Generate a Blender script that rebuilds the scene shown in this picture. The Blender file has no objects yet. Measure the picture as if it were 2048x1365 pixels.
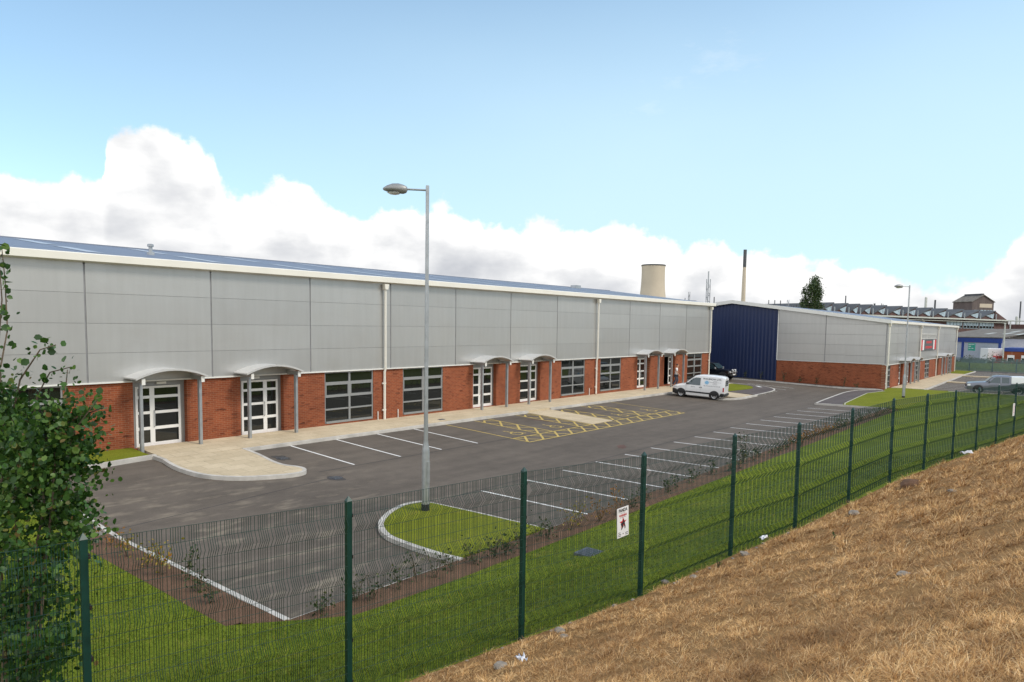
import bpy, bmesh, math, random
import numpy as np
from mathutils import Vector, Matrix, noise as mnoise
R = math.radians
random.seed(7); rng = np.random.default_rng(7)
scn = bpy.context.scene
COL = scn.collection

# ---------------------------------------------------------------- survey of the place (metres, x along the long facade, y towards it)
HC = 5.1                      # eye height above the road gully
VALY, YF, YK = 17.036, 26.316, 24.04
G1, G2 = .0455, .00927
def zg(y):
    return G1*(min(y, YF)-VALY) if y > VALY else G2*(VALY-y)
FLX = [-12, -5.9, 2.25, 4.73, 7.31, 9.8, 12.8, 15.5, 18.85, 22.3, 25.2, 28, 30.65, 33.2, 35.9, 44.1, 110]
FLY = [10.3, 8.85, 6.92, 6.31, 5.84, 5.38, 5.08, 4.74, 4.46, 4.2, 3.8, 3.4, 3.0, 2.6, 2.2, 1.0, -8.5]
def fence_y(x): return float(np.interp(x, FLX, FLY))
def df(x, y): return (y-(fence_y(x) if np.isscalar(x) else np.interp(x, FLX, FLY)))*.985          # distance from the fence, positive on the lawn side
def sm(a, b, t):
    t = min(1, max(0, (t-a)/(b-a))); return t*t*(3-2*t)
def land(x, y):
    """height of lawn (car park side) and of the dry bank (camera side)"""
    d = df(x, y)
    if d >= 0:
        return .75*(1-sm(-.3, 4.2, d)) + (.11+(zg(y) if y > 9 else .06))*sm(-.3, 4.2, d)
    b = .75+.435*(-d)
    return min(b, 3.55+.03*(-d))

# ---------------------------------------------------------------- materials
def newmat(name):
    m = bpy.data.materials.new(name); m.use_nodes = True
    nt = m.node_tree; b = nt.nodes['Principled BSDF']
    return m, nt, b
def N(nt, typ, **kw):
    n = nt.nodes.new(typ)
    for k, v in kw.items():
        if k in n.inputs: n.inputs[k].default_value = v
        else: setattr(n, k, v)
    return n
def ramp(nt, fac, stops):
    r = nt.nodes.new('ShaderNodeValToRGB'); e = r.color_ramp.elements
    while len(e) < len(stops): e.new(.5)
    for i, (p, c) in enumerate(stops):
        e[i].position = p; e[i].color = (*c, 1) if len(c) == 3 else c
    if fac is not None: nt.links.new(fac, r.inputs[0])
    return r
def mixc(nt, fac, a, b, typ='MIX'):
    m = nt.nodes.new('ShaderNodeMix'); m.data_type = 'RGBA'; m.blend_type = typ
    for s, v in ((0, fac), (6, a), (7, b)):
        if hasattr(v, 'links') or hasattr(v, 'is_linked'): nt.links.new(v, m.inputs[s])
        else: m.inputs[s].default_value = (*v, 1) if isinstance(v, tuple) and len(v) == 3 else v
    return m.outputs[2]
def noise_(nt, vec, scale, detail=4, rough=.55):
    n = N(nt, 'ShaderNodeTexNoise', Scale=scale, Detail=detail, Roughness=rough)
    if vec is not None: nt.links.new(vec, n.inputs['Vector'])
    return n.outputs['Fac']
def mapping(nt, vec, scale=(1, 1, 1), rot=(0, 0, 0)):
    m = nt.nodes.new('ShaderNodeMapping'); m.inputs['Scale'].default_value = scale; m.inputs['Rotation'].default_value = rot
    nt.links.new(vec, m.inputs['Vector']); return m.outputs[0]
def pos(nt): return nt.nodes.new('ShaderNodeNewGeometry').outputs['Position']
def obco(nt): return nt.nodes.new('ShaderNodeTexCoord').outputs['Object']
def bump(nt, b, h, strength=.3, dist=.02):
    n = N(nt, 'ShaderNodeBump', Strength=strength, Distance=dist)
    nt.links.new(h, n.inputs['Height']); nt.links.new(n.outputs[0], b.inputs['Normal'])

def simple(name, col, rough=.5, metal=0., spec=.5, var=.12, vscale=3., coat=0.):
    m, nt, b = newmat(name)
    f = noise_(nt, obco(nt), vscale, 5, .6)
    lo = tuple(max(0, c*(1-var)) for c in col); hi = tuple(min(1, c*(1+var)) for c in col)
    r = ramp(nt, f, [(.3, lo), (.7, hi)])
    nt.links.new(r.outputs[0], b.inputs['Base Color'])
    b.inputs['Roughness'].default_value = rough; b.inputs['Metallic'].default_value = metal
    b.inputs['Specular IOR Level'].default_value = spec
    if coat: b.inputs['Coat Weight'].default_value = coat; b.inputs['Coat Roughness'].default_value = .05
    return m

def asphalt(name, base, dusty=.0):
    m, nt, b = newmat(name); p = pos(nt)
    big = noise_(nt, p, .22, 5, .6); mid = noise_(nt, p, 1.6, 5, .65); fine = noise_(nt, p, 60, 3, .7)
    streak = noise_(nt, mapping(nt, p, (.10, 1.5, 1)), 1.0, 4, .6)
    c0 = tuple(c*.62 for c in base); c1 = tuple(c*1.4 for c in base)
    r = ramp(nt, big, [(.39, c0), (.61, c1)]).outputs[0]
    r = mixc(nt, .55, r, ramp(nt, streak, [(.35, c0), (.62, c1)]).outputs[0])
    r = mixc(nt, .35, r, ramp(nt, mid, [(.35, c0), (.65, c1)]).outputs[0])
    r = mixc(nt, .3, r, ramp(nt, fine, [(.3, tuple(c*.45 for c in base)), (.7, tuple(c*1.8 for c in base))]).outputs[0])
    if dusty:      # dried mud and sand trails left by site traffic, near the car park entrance
        d = noise_(nt, mapping(nt, p, (.55, 1.2, 1), (0, 0, .5)), 1.4, 6, .62)
        dm = ramp(nt, d, [(.53, (0, 0, 0)), (.68, (1, 1, 1))]).outputs[0]
        sx = N(nt, 'ShaderNodeSeparateXYZ'); nt.links.new(p, sx.inputs[0])
        fx = N(nt, 'ShaderNodeMapRange', **{'From Min': 11., 'From Max': 17., 'To Min': 1., 'To Max': 0.}); nt.links.new(sx.outputs[0], fx.inputs[0])
        mu = N(nt, 'ShaderNodeMath', operation='MULTIPLY'); nt.links.new(dm, mu.inputs[0]); nt.links.new(fx.outputs[0], mu.inputs[1])
        mu2 = N(nt, 'ShaderNodeMath', operation='MULTIPLY'); nt.links.new(mu.outputs[0], mu2.inputs[0]); mu2.inputs[1].default_value = dusty
        r = mixc(nt, mu2.outputs[0], r, (.24, .20, .15))
    nt.links.new(r, b.inputs['Base Color'])
    b.inputs['Roughness'].default_value = .85; b.inputs['Specular IOR Level'].default_value = .3
    bump(nt, b, fine, .35, .008)
    return m

def brickmat(name, axis):
    m, nt, b = newmat(name); p = pos(nt)
    s = N(nt, 'ShaderNodeSeparateXYZ'); nt.links.new(p, s.inputs[0])
    c = nt.nodes.new('ShaderNodeCombineXYZ'); nt.links.new(s.outputs[axis], c.inputs[0]); nt.links.new(s.outputs[2], c.inputs[1])
    t = N(nt, 'ShaderNodeTexBrick', Scale=1.0)
    t.inputs['Color1'].default_value = (.285, .078, .032, 1); t.inputs['Color2'].default_value = (.205, .050, .022, 1)
    t.inputs['Mortar'].default_value = (.30, .165, .10, 1); t.inputs['Mortar Size'].default_value = .006
    t.inputs['Brick Width'].default_value = .225; t.inputs['Row Height'].default_value = .075; t.inputs['Bias'].default_value = -.15
    nt.links.new(c.outputs[0], t.inputs['Vector'])
    big = noise_(nt, p, .7, 4, .6)
    r = mixc(nt, .55, t.outputs[0], ramp(nt, big, [(.3, (.62, .6, .6)), (.7, (1.25, 1.22, 1.2))]).outputs[0], 'MULTIPLY')
    v = N(nt, 'ShaderNodeTexVoronoi', Scale=1.0); nt.links.new(mapping(nt, c.outputs[0], (4.4, 13.3, 1)), v.inputs['Vector'])
    dk = ramp(nt, v.outputs['Color'], [(.08, (.35, .33, .38)), (.22, (1, 1, 1))]).outputs[0]      # scattered burnt bricks
    r = mixc(nt, .8, r, dk, 'MULTIPLY')
    nt.links.new(r, b.inputs['Base Color']); b.inputs['Roughness'].default_value = .9; b.inputs['Specular IOR Level'].default_value = .25
    bump(nt, b, t.outputs['Fac'], -.4, .01)
    return m

def paving(name):
    m, nt, b = newmat(name); p = pos(nt)
    t = N(nt, 'ShaderNodeTexBrick', Scale=1.0)
    t.inputs['Color1'].default_value = (.60, .50, .35, 1); t.inputs['Color2'].default_value = (.54, .445, .305, 1)
    t.inputs['Mortar'].default_value = (.33, .27, .19, 1); t.inputs['Mortar Size'].default_value = .007
    t.inputs['Brick Width'].default_value = .83; t.inputs['Row Height'].default_value = .56
    nt.links.new(p, t.inputs['Vector'])
    r = mixc(nt, .5, t.outputs[0], ramp(nt, noise_(nt, p, .8, 6, .65), [(.3, (.74, .73, .7)), (.7, (1.15, 1.15, 1.15))]).outputs[0], 'MULTIPLY')
    r = mixc(nt, .35, r, ramp(nt, noise_(nt, p, 9, 4, .7), [(.3, (.75, .74, .72)), (.7, (1.15, 1.15, 1.15))]).outputs[0], 'MULTIPLY')
    nt.links.new(r, b.inputs['Base Color']); b.inputs['Roughness'].default_value = .9; b.inputs['Specular IOR Level'].default_value = .2
    return m

def turf(name, a, c, scale=1.0, straw=None):
    m, nt, b = newmat(name); p = pos(nt)
    r = ramp(nt, noise_(nt, p, .8*scale, 6, .65), [(.32, a), (.68, c)]).outputs[0]
    r = mixc(nt, .5, r, ramp(nt, noise_(nt, p, 24*scale, 4, .7), [(.3, tuple(x*.45 for x in a)), (.7, tuple(min(1, x*1.5) for x in c))]).outputs[0])
    if straw: r = mixc(nt, ramp(nt, noise_(nt, p, 2.1, 6, .7), [(.56, (0, 0, 0)), (.75, (.7, .7, .7))]).outputs[0], r, straw)
    nt.links.new(r, b.inputs['Base Color']); b.inputs['Roughness'].default_value = .95; b.inputs['Specular IOR Level'].default_value = .1
    bump(nt, b, noise_(nt, p, 30, 4, .75), .7, .03)
    return m

def blades(name, stops, rough=.75):
    m, nt, b = newmat(name)
    g = nt.nodes.new('ShaderNodeNewGeometry')
    r = ramp(nt, g.outputs['Random Per Island'], stops).outputs[0]
    big = noise_(nt, g.outputs['Position'], .9, 5, .6)
    r = mixc(nt, .8, r, ramp(nt, big, [(.34, (.55, .47, .43)), (.62, (1.2, 1.17, 1.12))]).outputs[0], 'MULTIPLY')
    r = mixc(nt, .7, r, ramp(nt, noise_(nt, g.outputs['Position'], 5.5, 4, .6), [(.36, (.48, .40, .35)), (.58, (1.18, 1.18, 1.18))]).outputs[0], 'MULTIPLY')
    nt.links.new(r, b.inputs['Base Color']); b.inputs['Roughness'].default_value = rough; b.inputs['Specular IOR Level'].default_value = .2
    return m

def leafmat(name, stops, trans=.25):
    m, nt, b = newmat(name)
    g = nt.nodes.new('ShaderNodeNewGeometry')
    r = ramp(nt, g.outputs['Random Per Island'], stops).outputs[0]
    nt.links.new(r, b.inputs['Base Color']); b.inputs['Roughness'].default_value = .42; b.inputs['Specular IOR Level'].default_value = .4
    tr = nt.nodes.new('ShaderNodeBsdfTranslucent'); nt.links.new(r, tr.inputs[0])
    mx = nt.nodes.new('ShaderNodeMixShader'); mx.inputs[0].default_value = trans
    out = nt.nodes['Material Output']
    nt.links.new(b.outputs[0], mx.inputs[1]); nt.links.new(tr.outputs[0], mx.inputs[2]); nt.links.new(mx.outputs[0], out.inputs[0])
    return m

def corrug(name, col, axis, period, strength=.6, rough=.45, metal=0., var=.1):
    """profiled sheet: ribs as bump along one world axis"""
    m, nt, b = newmat(name); p = pos(nt)
    s = N(nt, 'ShaderNodeSeparateXYZ'); nt.links.new(p, s.inputs[0])
    f = N(nt, 'ShaderNodeMath', operation='MULTIPLY'); f.inputs[1].default_value = 2*math.pi/period; nt.links.new(s.outputs[axis], f.inputs[0])
    sn = N(nt, 'ShaderNodeMath', operation='SINE'); nt.links.new(f.outputs[0], sn.inputs[0])
    r = ramp(nt, noise_(nt, mapping(nt, p, (1, 1, .25)), 1.2, 5, .6), [(.3, tuple(c*(1-var) for c in col)), (.7, tuple(c*(1+var) for c in col))]).outputs[0]
    nt.links.new(r, b.inputs['Base Color']); b.inputs['Roughness'].default_value = rough; b.inputs['Metallic'].default_value = metal
    bump(nt, b, sn.outputs[0], strength, .03)
    return m

M = {}
M['asphalt'] = asphalt('asphalt', (.116, .096, .077), .85)
M['tarmac_path'] = asphalt('tarmac_path', (.105, .088, .083))
M['brick_x'] = brickmat('brick_along_x', 0); M['brick_y'] = brickmat('brick_along_y', 1)
M['paving'] = paving('buff_paving')
M['kerb'] = simple('kerb_concrete', (.50, .475, .43), .9, var=.22, vscale=1.7)
M['turf'] = turf('mown_turf', (.062, .100, .008), (.180, .222, .022), .9, (.27, .25, .05))
M['turf_bright'] = turf('yellow_green_turf', (.115, .145, .012), (.20, .215, .022), 1.0, (.24, .21, .04))  # brighter, yellower green for the small lawns
M['dry_soil'] = turf('dry_bank_soil', (.16, .085, .035), (.36, .21, .085), 5.0)
M['bed_soil'] = turf('bark_soil', (.085, .05, .034), (.20, .12, .078), 2.0)
M['rough_ground'] = turf('rough_ground', (.10, .105, .055), (.16, .15, .075), .3)
M['rough_grass'] = turf('rough_grass', (.06, .10, .02), (.12, .15, .04), .5)
def paint(name, col, wear):
    m, nt, b = newmat(name); p = pos(nt)
    r = mixc(nt, ramp(nt, noise_(nt, p, 22, 6, .7), [(wear-.06, (0, 0, 0)), (wear+.05, (1, 1, 1))]).outputs[0], (.16, .145, .125), col)
    r = mixc(nt, .5, r, ramp(nt, noise_(nt, p, 1.5, 4, .6), [(.3, (.78, .77, .75)), (.7, (1.1, 1.1, 1.1))]).outputs[0], 'MULTIPLY')
    nt.links.new(r, b.inputs['Base Color']); b.inputs['Roughness'].default_value = .75; return m
M['white_line'] = paint('road_paint_white', (.78, .77, .74), .36)
M['yellow_line'] = paint('road_paint_yellow', (.58, .42, .11), .43)
def panelmat():
    m, nt, b = newmat('silver_cladding'); p = pos(nt); g = nt.nodes.new('ShaderNodeNewGeometry')
    r = ramp(nt, g.outputs['Random Per Island'], [(0, (.462, .457, .44)), (1, (.50, .495, .475))]).outputs[0]
    r = mixc(nt, .6, r, ramp(nt, noise_(nt, mapping(nt, p, (2.2, 2.2, .18)), 2.0, 6, .6), [(.3, (.93, .93, .925)), (.7, (1.04, 1.04, 1.04))]).outputs[0], 'MULTIPLY')
    nt.links.new(r, b.inputs['Base Color']); b.inputs['Metallic'].default_value = .55
    rr = ramp(nt, noise_(nt, p, .6, 4, .6), [(.3, (.29,)*3), (.7, (.41,)*3)]).outputs[0]; nt.links.new(rr, b.inputs['Roughness'])
    bump(nt, b, noise_(nt, p, .9, 2, .5), .12, .05); return m
M['panel'] = panelmat()
M['panel_gap'] = simple('cladding_joint', (.27, .27, .275), .5, .3)
M['flash'] = simple('pale_flashing', (.74, .73, .68), .45, var=.05)
M['gutter'] = simple('cream_gutter', (.80, .77, .68), .4, var=.04, vscale=1)
M['roof_blue'] = corrug('blue_grey_roof', (.185, .215, .275), 0, .34, .5, .5, .05)
M['rooflight'] = simple('roof_glazing_sheet', (.42, .46, .51), .4)
M['blue_clad'] = corrug('navy_cladding', (.0065, .018, .070), 1, .36, .5, .45, 0, .1)
M['grey_metal'] = simple('grey_powder_coat', (.30, .305, .30), .45, .3, var=.06)
M['galv'] = simple('galvanised_steel', (.40, .42, .43), .42, .55, var=.14, vscale=4)
M['galv_dark'] = simple('dark_steel', (.10, .11, .12), .5, .4)
M['white_frame'] = simple('white_frame', (.80, .79, .76), .4, var=.03)
M['canopy'] = simple('canopy_sheet', (.55, .545, .525), .4, .2, var=.06)
def glassmat(name, base, rough=.02):
    m, nt, b = newmat(name); b.inputs['Base Color'].default_value = (*base, 1); b.inputs['Roughness'].default_value = rough
    b.inputs['IOR'].default_value = 1.52; b.inputs['Specular IOR Level'].default_value = .75
    w = noise_(nt, obco(nt), 1.1, 2, .4); bump(nt, b, w, .03, .02)
    return m
M['glass'] = glassmat('dark_glazing', (.012, .014, .013)); M['car_glass'] = glassmat('car_glass', (.03, .055, .062))
M['interior'] = simple('dark_interior', (.05, .05, .05), .9)
M['fence'] = simple('green_coated_wire', (.004, .040, .030), .4, var=.2, vscale=8)
M['clip'] = simple('rusty_clip', (.035, .02, .016), .6)
M['rubber'] = simple('tyre_rubber', (.018, .018, .018), .85)
M['black_plastic'] = simple('black_plastic', (.022, .022, .024), .55)
M['white_paint'] = simple('white_car_paint', (.80, .80, .79), .3, var=.03, coat=.6)
M['black_paint'] = simple('black_car_paint', (.010, .011, .012), .2, var=.1, coat=.8)
M['silver_paint'] = simple('silver_car_paint', (.155, .165, .20), .32, .4, var=.05, coat=.6)
M['alloy'] = simple('wheel_alloy', (.55, .55, .55), .35, .6)
M['lamp_glass'] = simple('lamp_lens', (.75, .77, .78), .12, .3)
M['red_lens'] = simple('red_lens', (.40, .02, .015), .25)
M['ink_black'] = simple('black_ink', (.02, .02, .025), .6); M['ink_red'] = simple('red_ink', (.55, .03, .03), .6)
M['ink_blue'] = simple('blue_ink', (.25, .50, .72), .6)
M['sign_white'] = simple('sign_white', (.78, .78, .77), .45, var=.04)
M['green_sign'] = simple('green_sign', (.03, .33, .24), .5)
M['blue_fascia'] = simple('blue_fascia', (.020, .055, .26), .5, var=.15)
M['pale_wall'] = simple('pale_blue_wall', (.42, .44, .50), .7, var=.1)
M['old_roof'] = corrug('old_sheet_roof', (.165, .148, .125), 0, .6, .3, .9, 0, .3)
M['old_brick'] = simple('old_brick', (.105, .055, .047), .9, var=.35, vscale=.6)
M['tower_sheet'] = corrug('brown_sheet', (.125, .098, .088), 0, .7, .4, .8, 0, .25)
M['factory_roof'] = simple('factory_roof', (.075, .08, .085), .8, var=.25, vscale=.4)
M['factory_glass'] = simple('factory_glazing', (.33, .42, .47), .35, var=.35, vscale=1.2)
M['pale_gutter'] = simple('pale_pipe', (.50, .51, .46), .6)
M['concrete_warm'] = simple('warm_concrete', (.56, .48, .37), .85, var=.07, vscale=.08)
M['dark_cap'] = simple('dark_band', (.09, .095, .10), .8)
M['bark'] = simple('bark', (.12, .09, .06), .9, var=.4, vscale=12)
M['stone'] = simple('pale_stone', (.27, .235, .19), .9, var=.35, vscale=9)
M['paper'] = simple('pale_litter', (.75, .76, .80), .6)
M['skin'] = simple('skin', (.50, .29, .20), .55, var=.06); M['hair'] = simple('dark_hair', (.03, .02, .015), .6)
M['tshirt'] = simple('white_cotton', (.78, .78, .78), .9, var=.05); M['jeans'] = simple('dark_denim', (.05, .065, .10), .9, var=.2, vscale=10)
M['red_cloth'] = simple('red_cloth', (.30, .04, .04), .9)
M['iron'] = simple('cast_iron', (.14, .15, .17), .6, .5, var=.3, vscale=10)
M['brown_patch'] = asphalt('rusty_patch', (.12, .07, .055)); M['wet_patch'] = asphalt('wet_patch', (.062, .056, .052))
M['palisade'] = simple('palisade_steel', (.15, .22, .22), .5, .3, var=.2)
M['leaf'] = leafmat('alder_leaf', [(0, (.016, .048, .009)), (.4, (.034, .092, .014)), (.75, (.065, .145, .022)), (.95, (.12, .20, .035)), (1, (.18, .10, .04))])
M['poplar_leaf'] = leafmat('poplar_leaf', [(0, (.02, .042, .012)), (.6, (.045, .08, .02)), (1, (.095, .13, .035))])
M['shrub_yellow'] = leafmat('golden_leaf', [(0, (.16, .14, .02)), (.5, (.30, .24, .03)), (.85, (.36, .20, .03)), (1, (.36, .07, .02))])
M['shrub_orange'] = leafmat('orange_leaf', [(0, (.22, .10, .02)), (.6, (.34, .14, .025)), (1, (.30, .20, .03))])
M['shrub_green'] = leafmat('dull_green_leaf', [(0, (.035, .05, .018)), (.6, (.065, .09, .028)), (1, (.12, .12, .045))])
M['straw'] = blades('straw', [(0, (.15, .07, .025)), (.22, (.40, .215, .08)), (.6, (.65, .405, .17)), (.9, (.82, .58, .29)), (1, (.88, .70, .44))])
M['blade'] = blades('grass_blade', [(0, (.040, .085, .005)), (.4, (.092, .155, .009)), (.75, (.175, .23, .018)), (.93, (.28, .28, .04)), (1, (.38, .32, .08))])

# ---------------------------------------------------------------- mesh helpers
class MB:
    def __init__(s): s.v = []; s.f = []
    def add(s, vs, fs):
        o = len(s.v); s.v += [tuple(v) for v in vs]; s.f += [tuple(i+o for i in f) for f in fs]; return s
    def box(s, x0, x1, y0, y1, z0, z1):
        return s.add([(x0, y0, z0), (x1, y0, z0), (x1, y1, z0), (x0, y1, z0), (x0, y0, z1), (x1, y0, z1), (x1, y1, z1), (x0, y1, z1)],
                     [(0, 3, 2, 1), (4, 5, 6, 7), (0, 1, 5, 4), (1, 2, 6, 5), (2, 3, 7, 6), (3, 0, 4, 7)])
    def tube(s, pts, r, n=8, caps=True):
        """round bar along a polyline; r may be one radius per point"""
        P = [Vector(p) for p in pts]; rr = r if isinstance(r, (list, tuple)) else [r]*len(P); vs = []; fs = []
        a0 = None
        for i, p in enumerate(P):
            d = (P[min(i+1, len(P)-1)]-P[max(i-1, 0)]).normalized()
            if a0 is None:
                a0 = d.cross(Vector((0, 0, 1)))
                if a0.length < 1e-3: a0 = d.cross(Vector((0, 1, 0)))
            a = (a0-d*a0.dot(d)).normalized(); a0 = a; b = d.cross(a)
            for k in range(n):
                t = 2*math.pi*k/n; vs.append(p+(a*math.cos(t)+b*math.sin(t))*rr[i])
        for i in range(len(P)-1):
            for k in range(n):
                k2 = (k+1) % n; fs.append((i*n+k, i*n+k2, (i+1)*n+k2, (i+1)*n+k))
        if caps: fs.append(tuple(range(n-1, -1, -1))); fs.append(tuple((len(P)-1)*n+k for k in range(n)))
        return s.add(vs, fs)
    def prism(s, poly, axis, a, b):
        """polygon (2D) extruded along axis x/y/z from a to b"""
        def mk(p, t): return {'x': (t, p[0], p[1]), 'y': (p[0], t, p[1]), 'z': (p[0], p[1], t)}[axis]
        n = len(poly); vs = [mk(p, a) for p in poly]+[mk(p, b) for p in poly]
        return s.add(vs, [tuple(range(n)), tuple(range(2*n-1, n-1, -1))]+[(i, i+n, (i+1) % n+n, (i+1) % n) for i in range(n)])
    def lathe(s, prof, n=24, c=(0, 0, 0), caps=True):
        vs = []; fs = []
        for r, z in prof:
            for k in range(n): t = 2*math.pi*k/n; vs.append((c[0]+r*math.cos(t), c[1]+r*math.sin(t), c[2]+z))
        for i in range(len(prof)-1):
            for k in range(n): k2 = (k+1) % n; fs.append((i*n+k, i*n+k2, (i+1)*n+k2, (i+1)*n+k))
        if caps: fs.append(tuple(range(n-1, -1, -1))); fs.append(tuple((len(prof)-1)*n+k for k in range(n)))
        return s.add(vs, fs)
    def build(s, name, mat, parent=None, smooth=None, loc=None, fix=True, bevel=0):
        me = bpy.data.meshes.new(name); me.from_pydata(s.v, [], s.f); me.update()
        if fix:
            bm = bmesh.new(); bm.from_mesh(me); bmesh.ops.recalc_face_normals(bm, faces=bm.faces); bm.to_mesh(me); bm.free()
        me.materials.append(M[mat] if isinstance(mat, str) else mat)
        if smooth: 
            me.shade_smooth(); me.set_sharp_from_angle(angle=R(smooth))
        return link(name, me, parent, loc, bevel)
def link(name, me, parent=None, loc=None, bevel=0):
    o = bpy.data.objects.new(name, me); COL.objects.link(o)
    if parent is not None: o.parent = parent
    if loc is not None: o.location = loc
    if bevel:
        b = o.modifiers.new('edge', 'BEVEL'); b.width = bevel; b.segments = 2; b.limit_method = 'ANGLE'; b.angle_limit = R(40)
    return o
def copy_part(o, parent=None, loc=None, mirror=False):
    c = o.copy(); COL.objects.link(c)
    if parent is not None: c.parent = parent
    if loc is not None: c.location = loc
    return c
def copy_tree(o, parent=None):
    c = o.copy(); COL.objects.link(c)
    if parent is not None: c.parent = parent
    for ch in list(o.children): copy_tree(ch, c)
    return c
def tag(o, label=None, cat=None, group=None, kind=None):
    if label: o['label'] = label
    if cat: o['category'] = cat
    if group: o['group'] = group
    if kind: o['kind'] = kind
    return o
def thing(name, label, cat, loc=(0, 0, 0), rot=(0, 0, 0), group=None):
    o = bpy.data.objects.new(name, None); COL.objects.link(o); o.location = loc; o.rotation_euler = rot; o.empty_display_size = .3
    return tag(o, label, cat, group)
def fast_mesh(name, V, F, mat):
    """V (n,3) array, F (m,k) array of equal-sized polygons"""
    me = bpy.data.meshes.new(name); k = F.shape[1]
    me.vertices.add(len(V)); me.vertices.foreach_set('co', np.ascontiguousarray(V, dtype=np.float32).ravel())
    me.loops.add(F.size); me.loops.foreach_set('vertex_index', np.ascontiguousarray(F, dtype=np.int32).ravel())
    me.polygons.add(len(F)); me.polygons.foreach_set('loop_start', np.arange(0, F.size, k, dtype=np.int32))
    me.update(calc_edges=True); me.materials.append(M[mat]); return me
def text_mesh(txt, size, mat, name, depth=0.0, align='CENTER', bold=0.0, sx=1.0):
    cu = bpy.data.curves.new('lettering', 'FONT'); cu.body = txt; cu.size = size; cu.align_x = align; cu.extrude = depth; cu.offset = bold; cu.resolution_u = 3
    t = bpy.data.objects.new('lettering', cu); COL.objects.link(t)
    bpy.context.view_layer.update()
    me = bpy.data.meshes.new_from_object(t.evaluated_get(bpy.context.evaluated_depsgraph_get()))
    bpy.data.objects.remove(t); bpy.data.curves.remove(cu)
    me.name = name; me.materials.clear(); me.materials.append(M[mat])
    for v in me.vertices: v.co.x *= sx
    return me
def structure(o): return tag(o, kind='structure')

# ---------------------------------------------------------------- camera
cam = bpy.data.cameras.new('camera'); co = bpy.data.objects.new('camera', cam); COL.objects.link(co)
YAW, PIT, ROLL = R(50.244), R(4.228), R(.895)
co.location = (0, 0, HC)
co.rotation_mode = 'QUATERNION'
co.rotation_quaternion = (Matrix.Rotation(-YAW, 3, 'Z') @ Matrix.Rotation(R(90)-PIT, 3, 'X') @ Matrix.Rotation(ROLL, 3, 'Z')).to_quaternion()
cam.lens = 24.272; cam.sensor_width = 36; cam.shift_y = .03677; cam.clip_end = 6000; cam.clip_start = .05
scn.camera = co
FWD = Vector((math.sin(YAW), math.cos(YAW), 0)); RGT = Vector((math.cos(YAW), -math.sin(YAW), 0))
def at(px, py, d):
    """surveyed bearing (photo pixel) and distance -> point of the place"""
    dx, dy = px-1024, py-757.8; cr, sr = math.cos(ROLL), math.sin(ROLL)
    x = (dx*cr+dy*sr)/1380.8; u = -(-dx*sr+dy*cr)/1380.8
    c, s = math.cos(PIT), math.sin(PIT)
    q = FWD*(c+u*s)+RGT*x; q.z = -s+u*c
    return q*d+Vector((0, 0, HC))

# ---------------------------------------------------------------- ground, lawns, bank
def grid(name, xs, ys, zf, mat, kind=True, smooth=True):
    nx, ny = len(xs), len(ys)
    V = np.array([(x, y, zf(x, y)) for y in ys for x in xs])
    F = np.array([(j*nx+i, j*nx+i+1, (j+1)*nx+i+1, (j+1)*nx+i) for j in range(ny-1) for i in range(nx-1)])
    me = fast_mesh(name, V, F, mat)
    if smooth: me.shade_smooth()
    o = link(name, me)
    return structure(o) if kind else o
def slab(name, poly, mat, h, depth=.25, z=None):
    """flat area whose top follows the fall of the ground h above it"""
    zf = z or zg
    bm = bmesh.new()
    top = [bm.verts.new((x, y, zf(y)+h)) for x, y in poly]; f = bm.faces.new(top)
    if f.normal.z < 0: f.normal_flip()
    r = bmesh.ops.extrude_face_region(bm, geom=[f])
    for v in r['geom']:
        if isinstance(v, bmesh.types.BMVert): v.co.z -= depth
    bmesh.ops.recalc_face_normals(bm, faces=bm.faces)
    bmesh.ops.triangulate(bm, faces=bm.faces)
    me = bpy.data.meshes.new(name); bm.to_mesh(me); bm.free(); me.materials.append(M[mat])
    return structure(link(name, me))
def ribbon(mb, pts, w, h, depth=.2, side=1, closed=False):
    """kerb: strip of width w on one side of a line, top h above the ground"""
    P = [Vector((x, y)) for x, y in pts]; n = len(P); offs = []
    for i in range(n):
        if closed: d = (P[(i+1) % n]-P[i-1]).normalized()
        else: d = (P[min(i+1, n-1)]-P[max(i-1, 0)]).normalized()
        offs.append(P[i]+Vector((-d.y, d.x))*w*side)
    vs = []
    for i in range(n):
        for q, dz in ((P[i], -depth), (P[i], h), (offs[i], h), (offs[i], -depth)): vs.append((q.x, q.y, zg(q.y)+dz if dz > 0 else zg(q.y)-depth))
    fs = []
    for i in range(n if closed else n-1):
        j = (i+1) % n
        for k in range(4): fs.append((i*4+k, i*4+(k+1) % 4, j*4+(k+1) % 4, j*4+k))
    if not closed: fs += [(0, 1, 2, 3), ((n-1)*4+3, (n-1)*4+2, (n-1)*4+1, (n-1)*4)]
    mb.add(vs, fs)
def curve(pts, k=6):
    """Catmull-Rom through surveyed points"""
    P = [Vector((*p, 0)) for p in pts]; out = []
    for i in range(len(P)-1):
        p0, p1, p2, p3 = P[max(i-1, 0)], P[i], P[i+1], P[min(i+2, len(P)-1)]
        for j in range(k):
            t = j/k
            q = .5*((2*p1)+(p2-p0)*t+(2*p0-5*p1+4*p2-p3)*t*t+(3*p1-p0-3*p2+p3)*t**3); out.append((q.x, q.y))
    return out+[pts[-1]]

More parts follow.
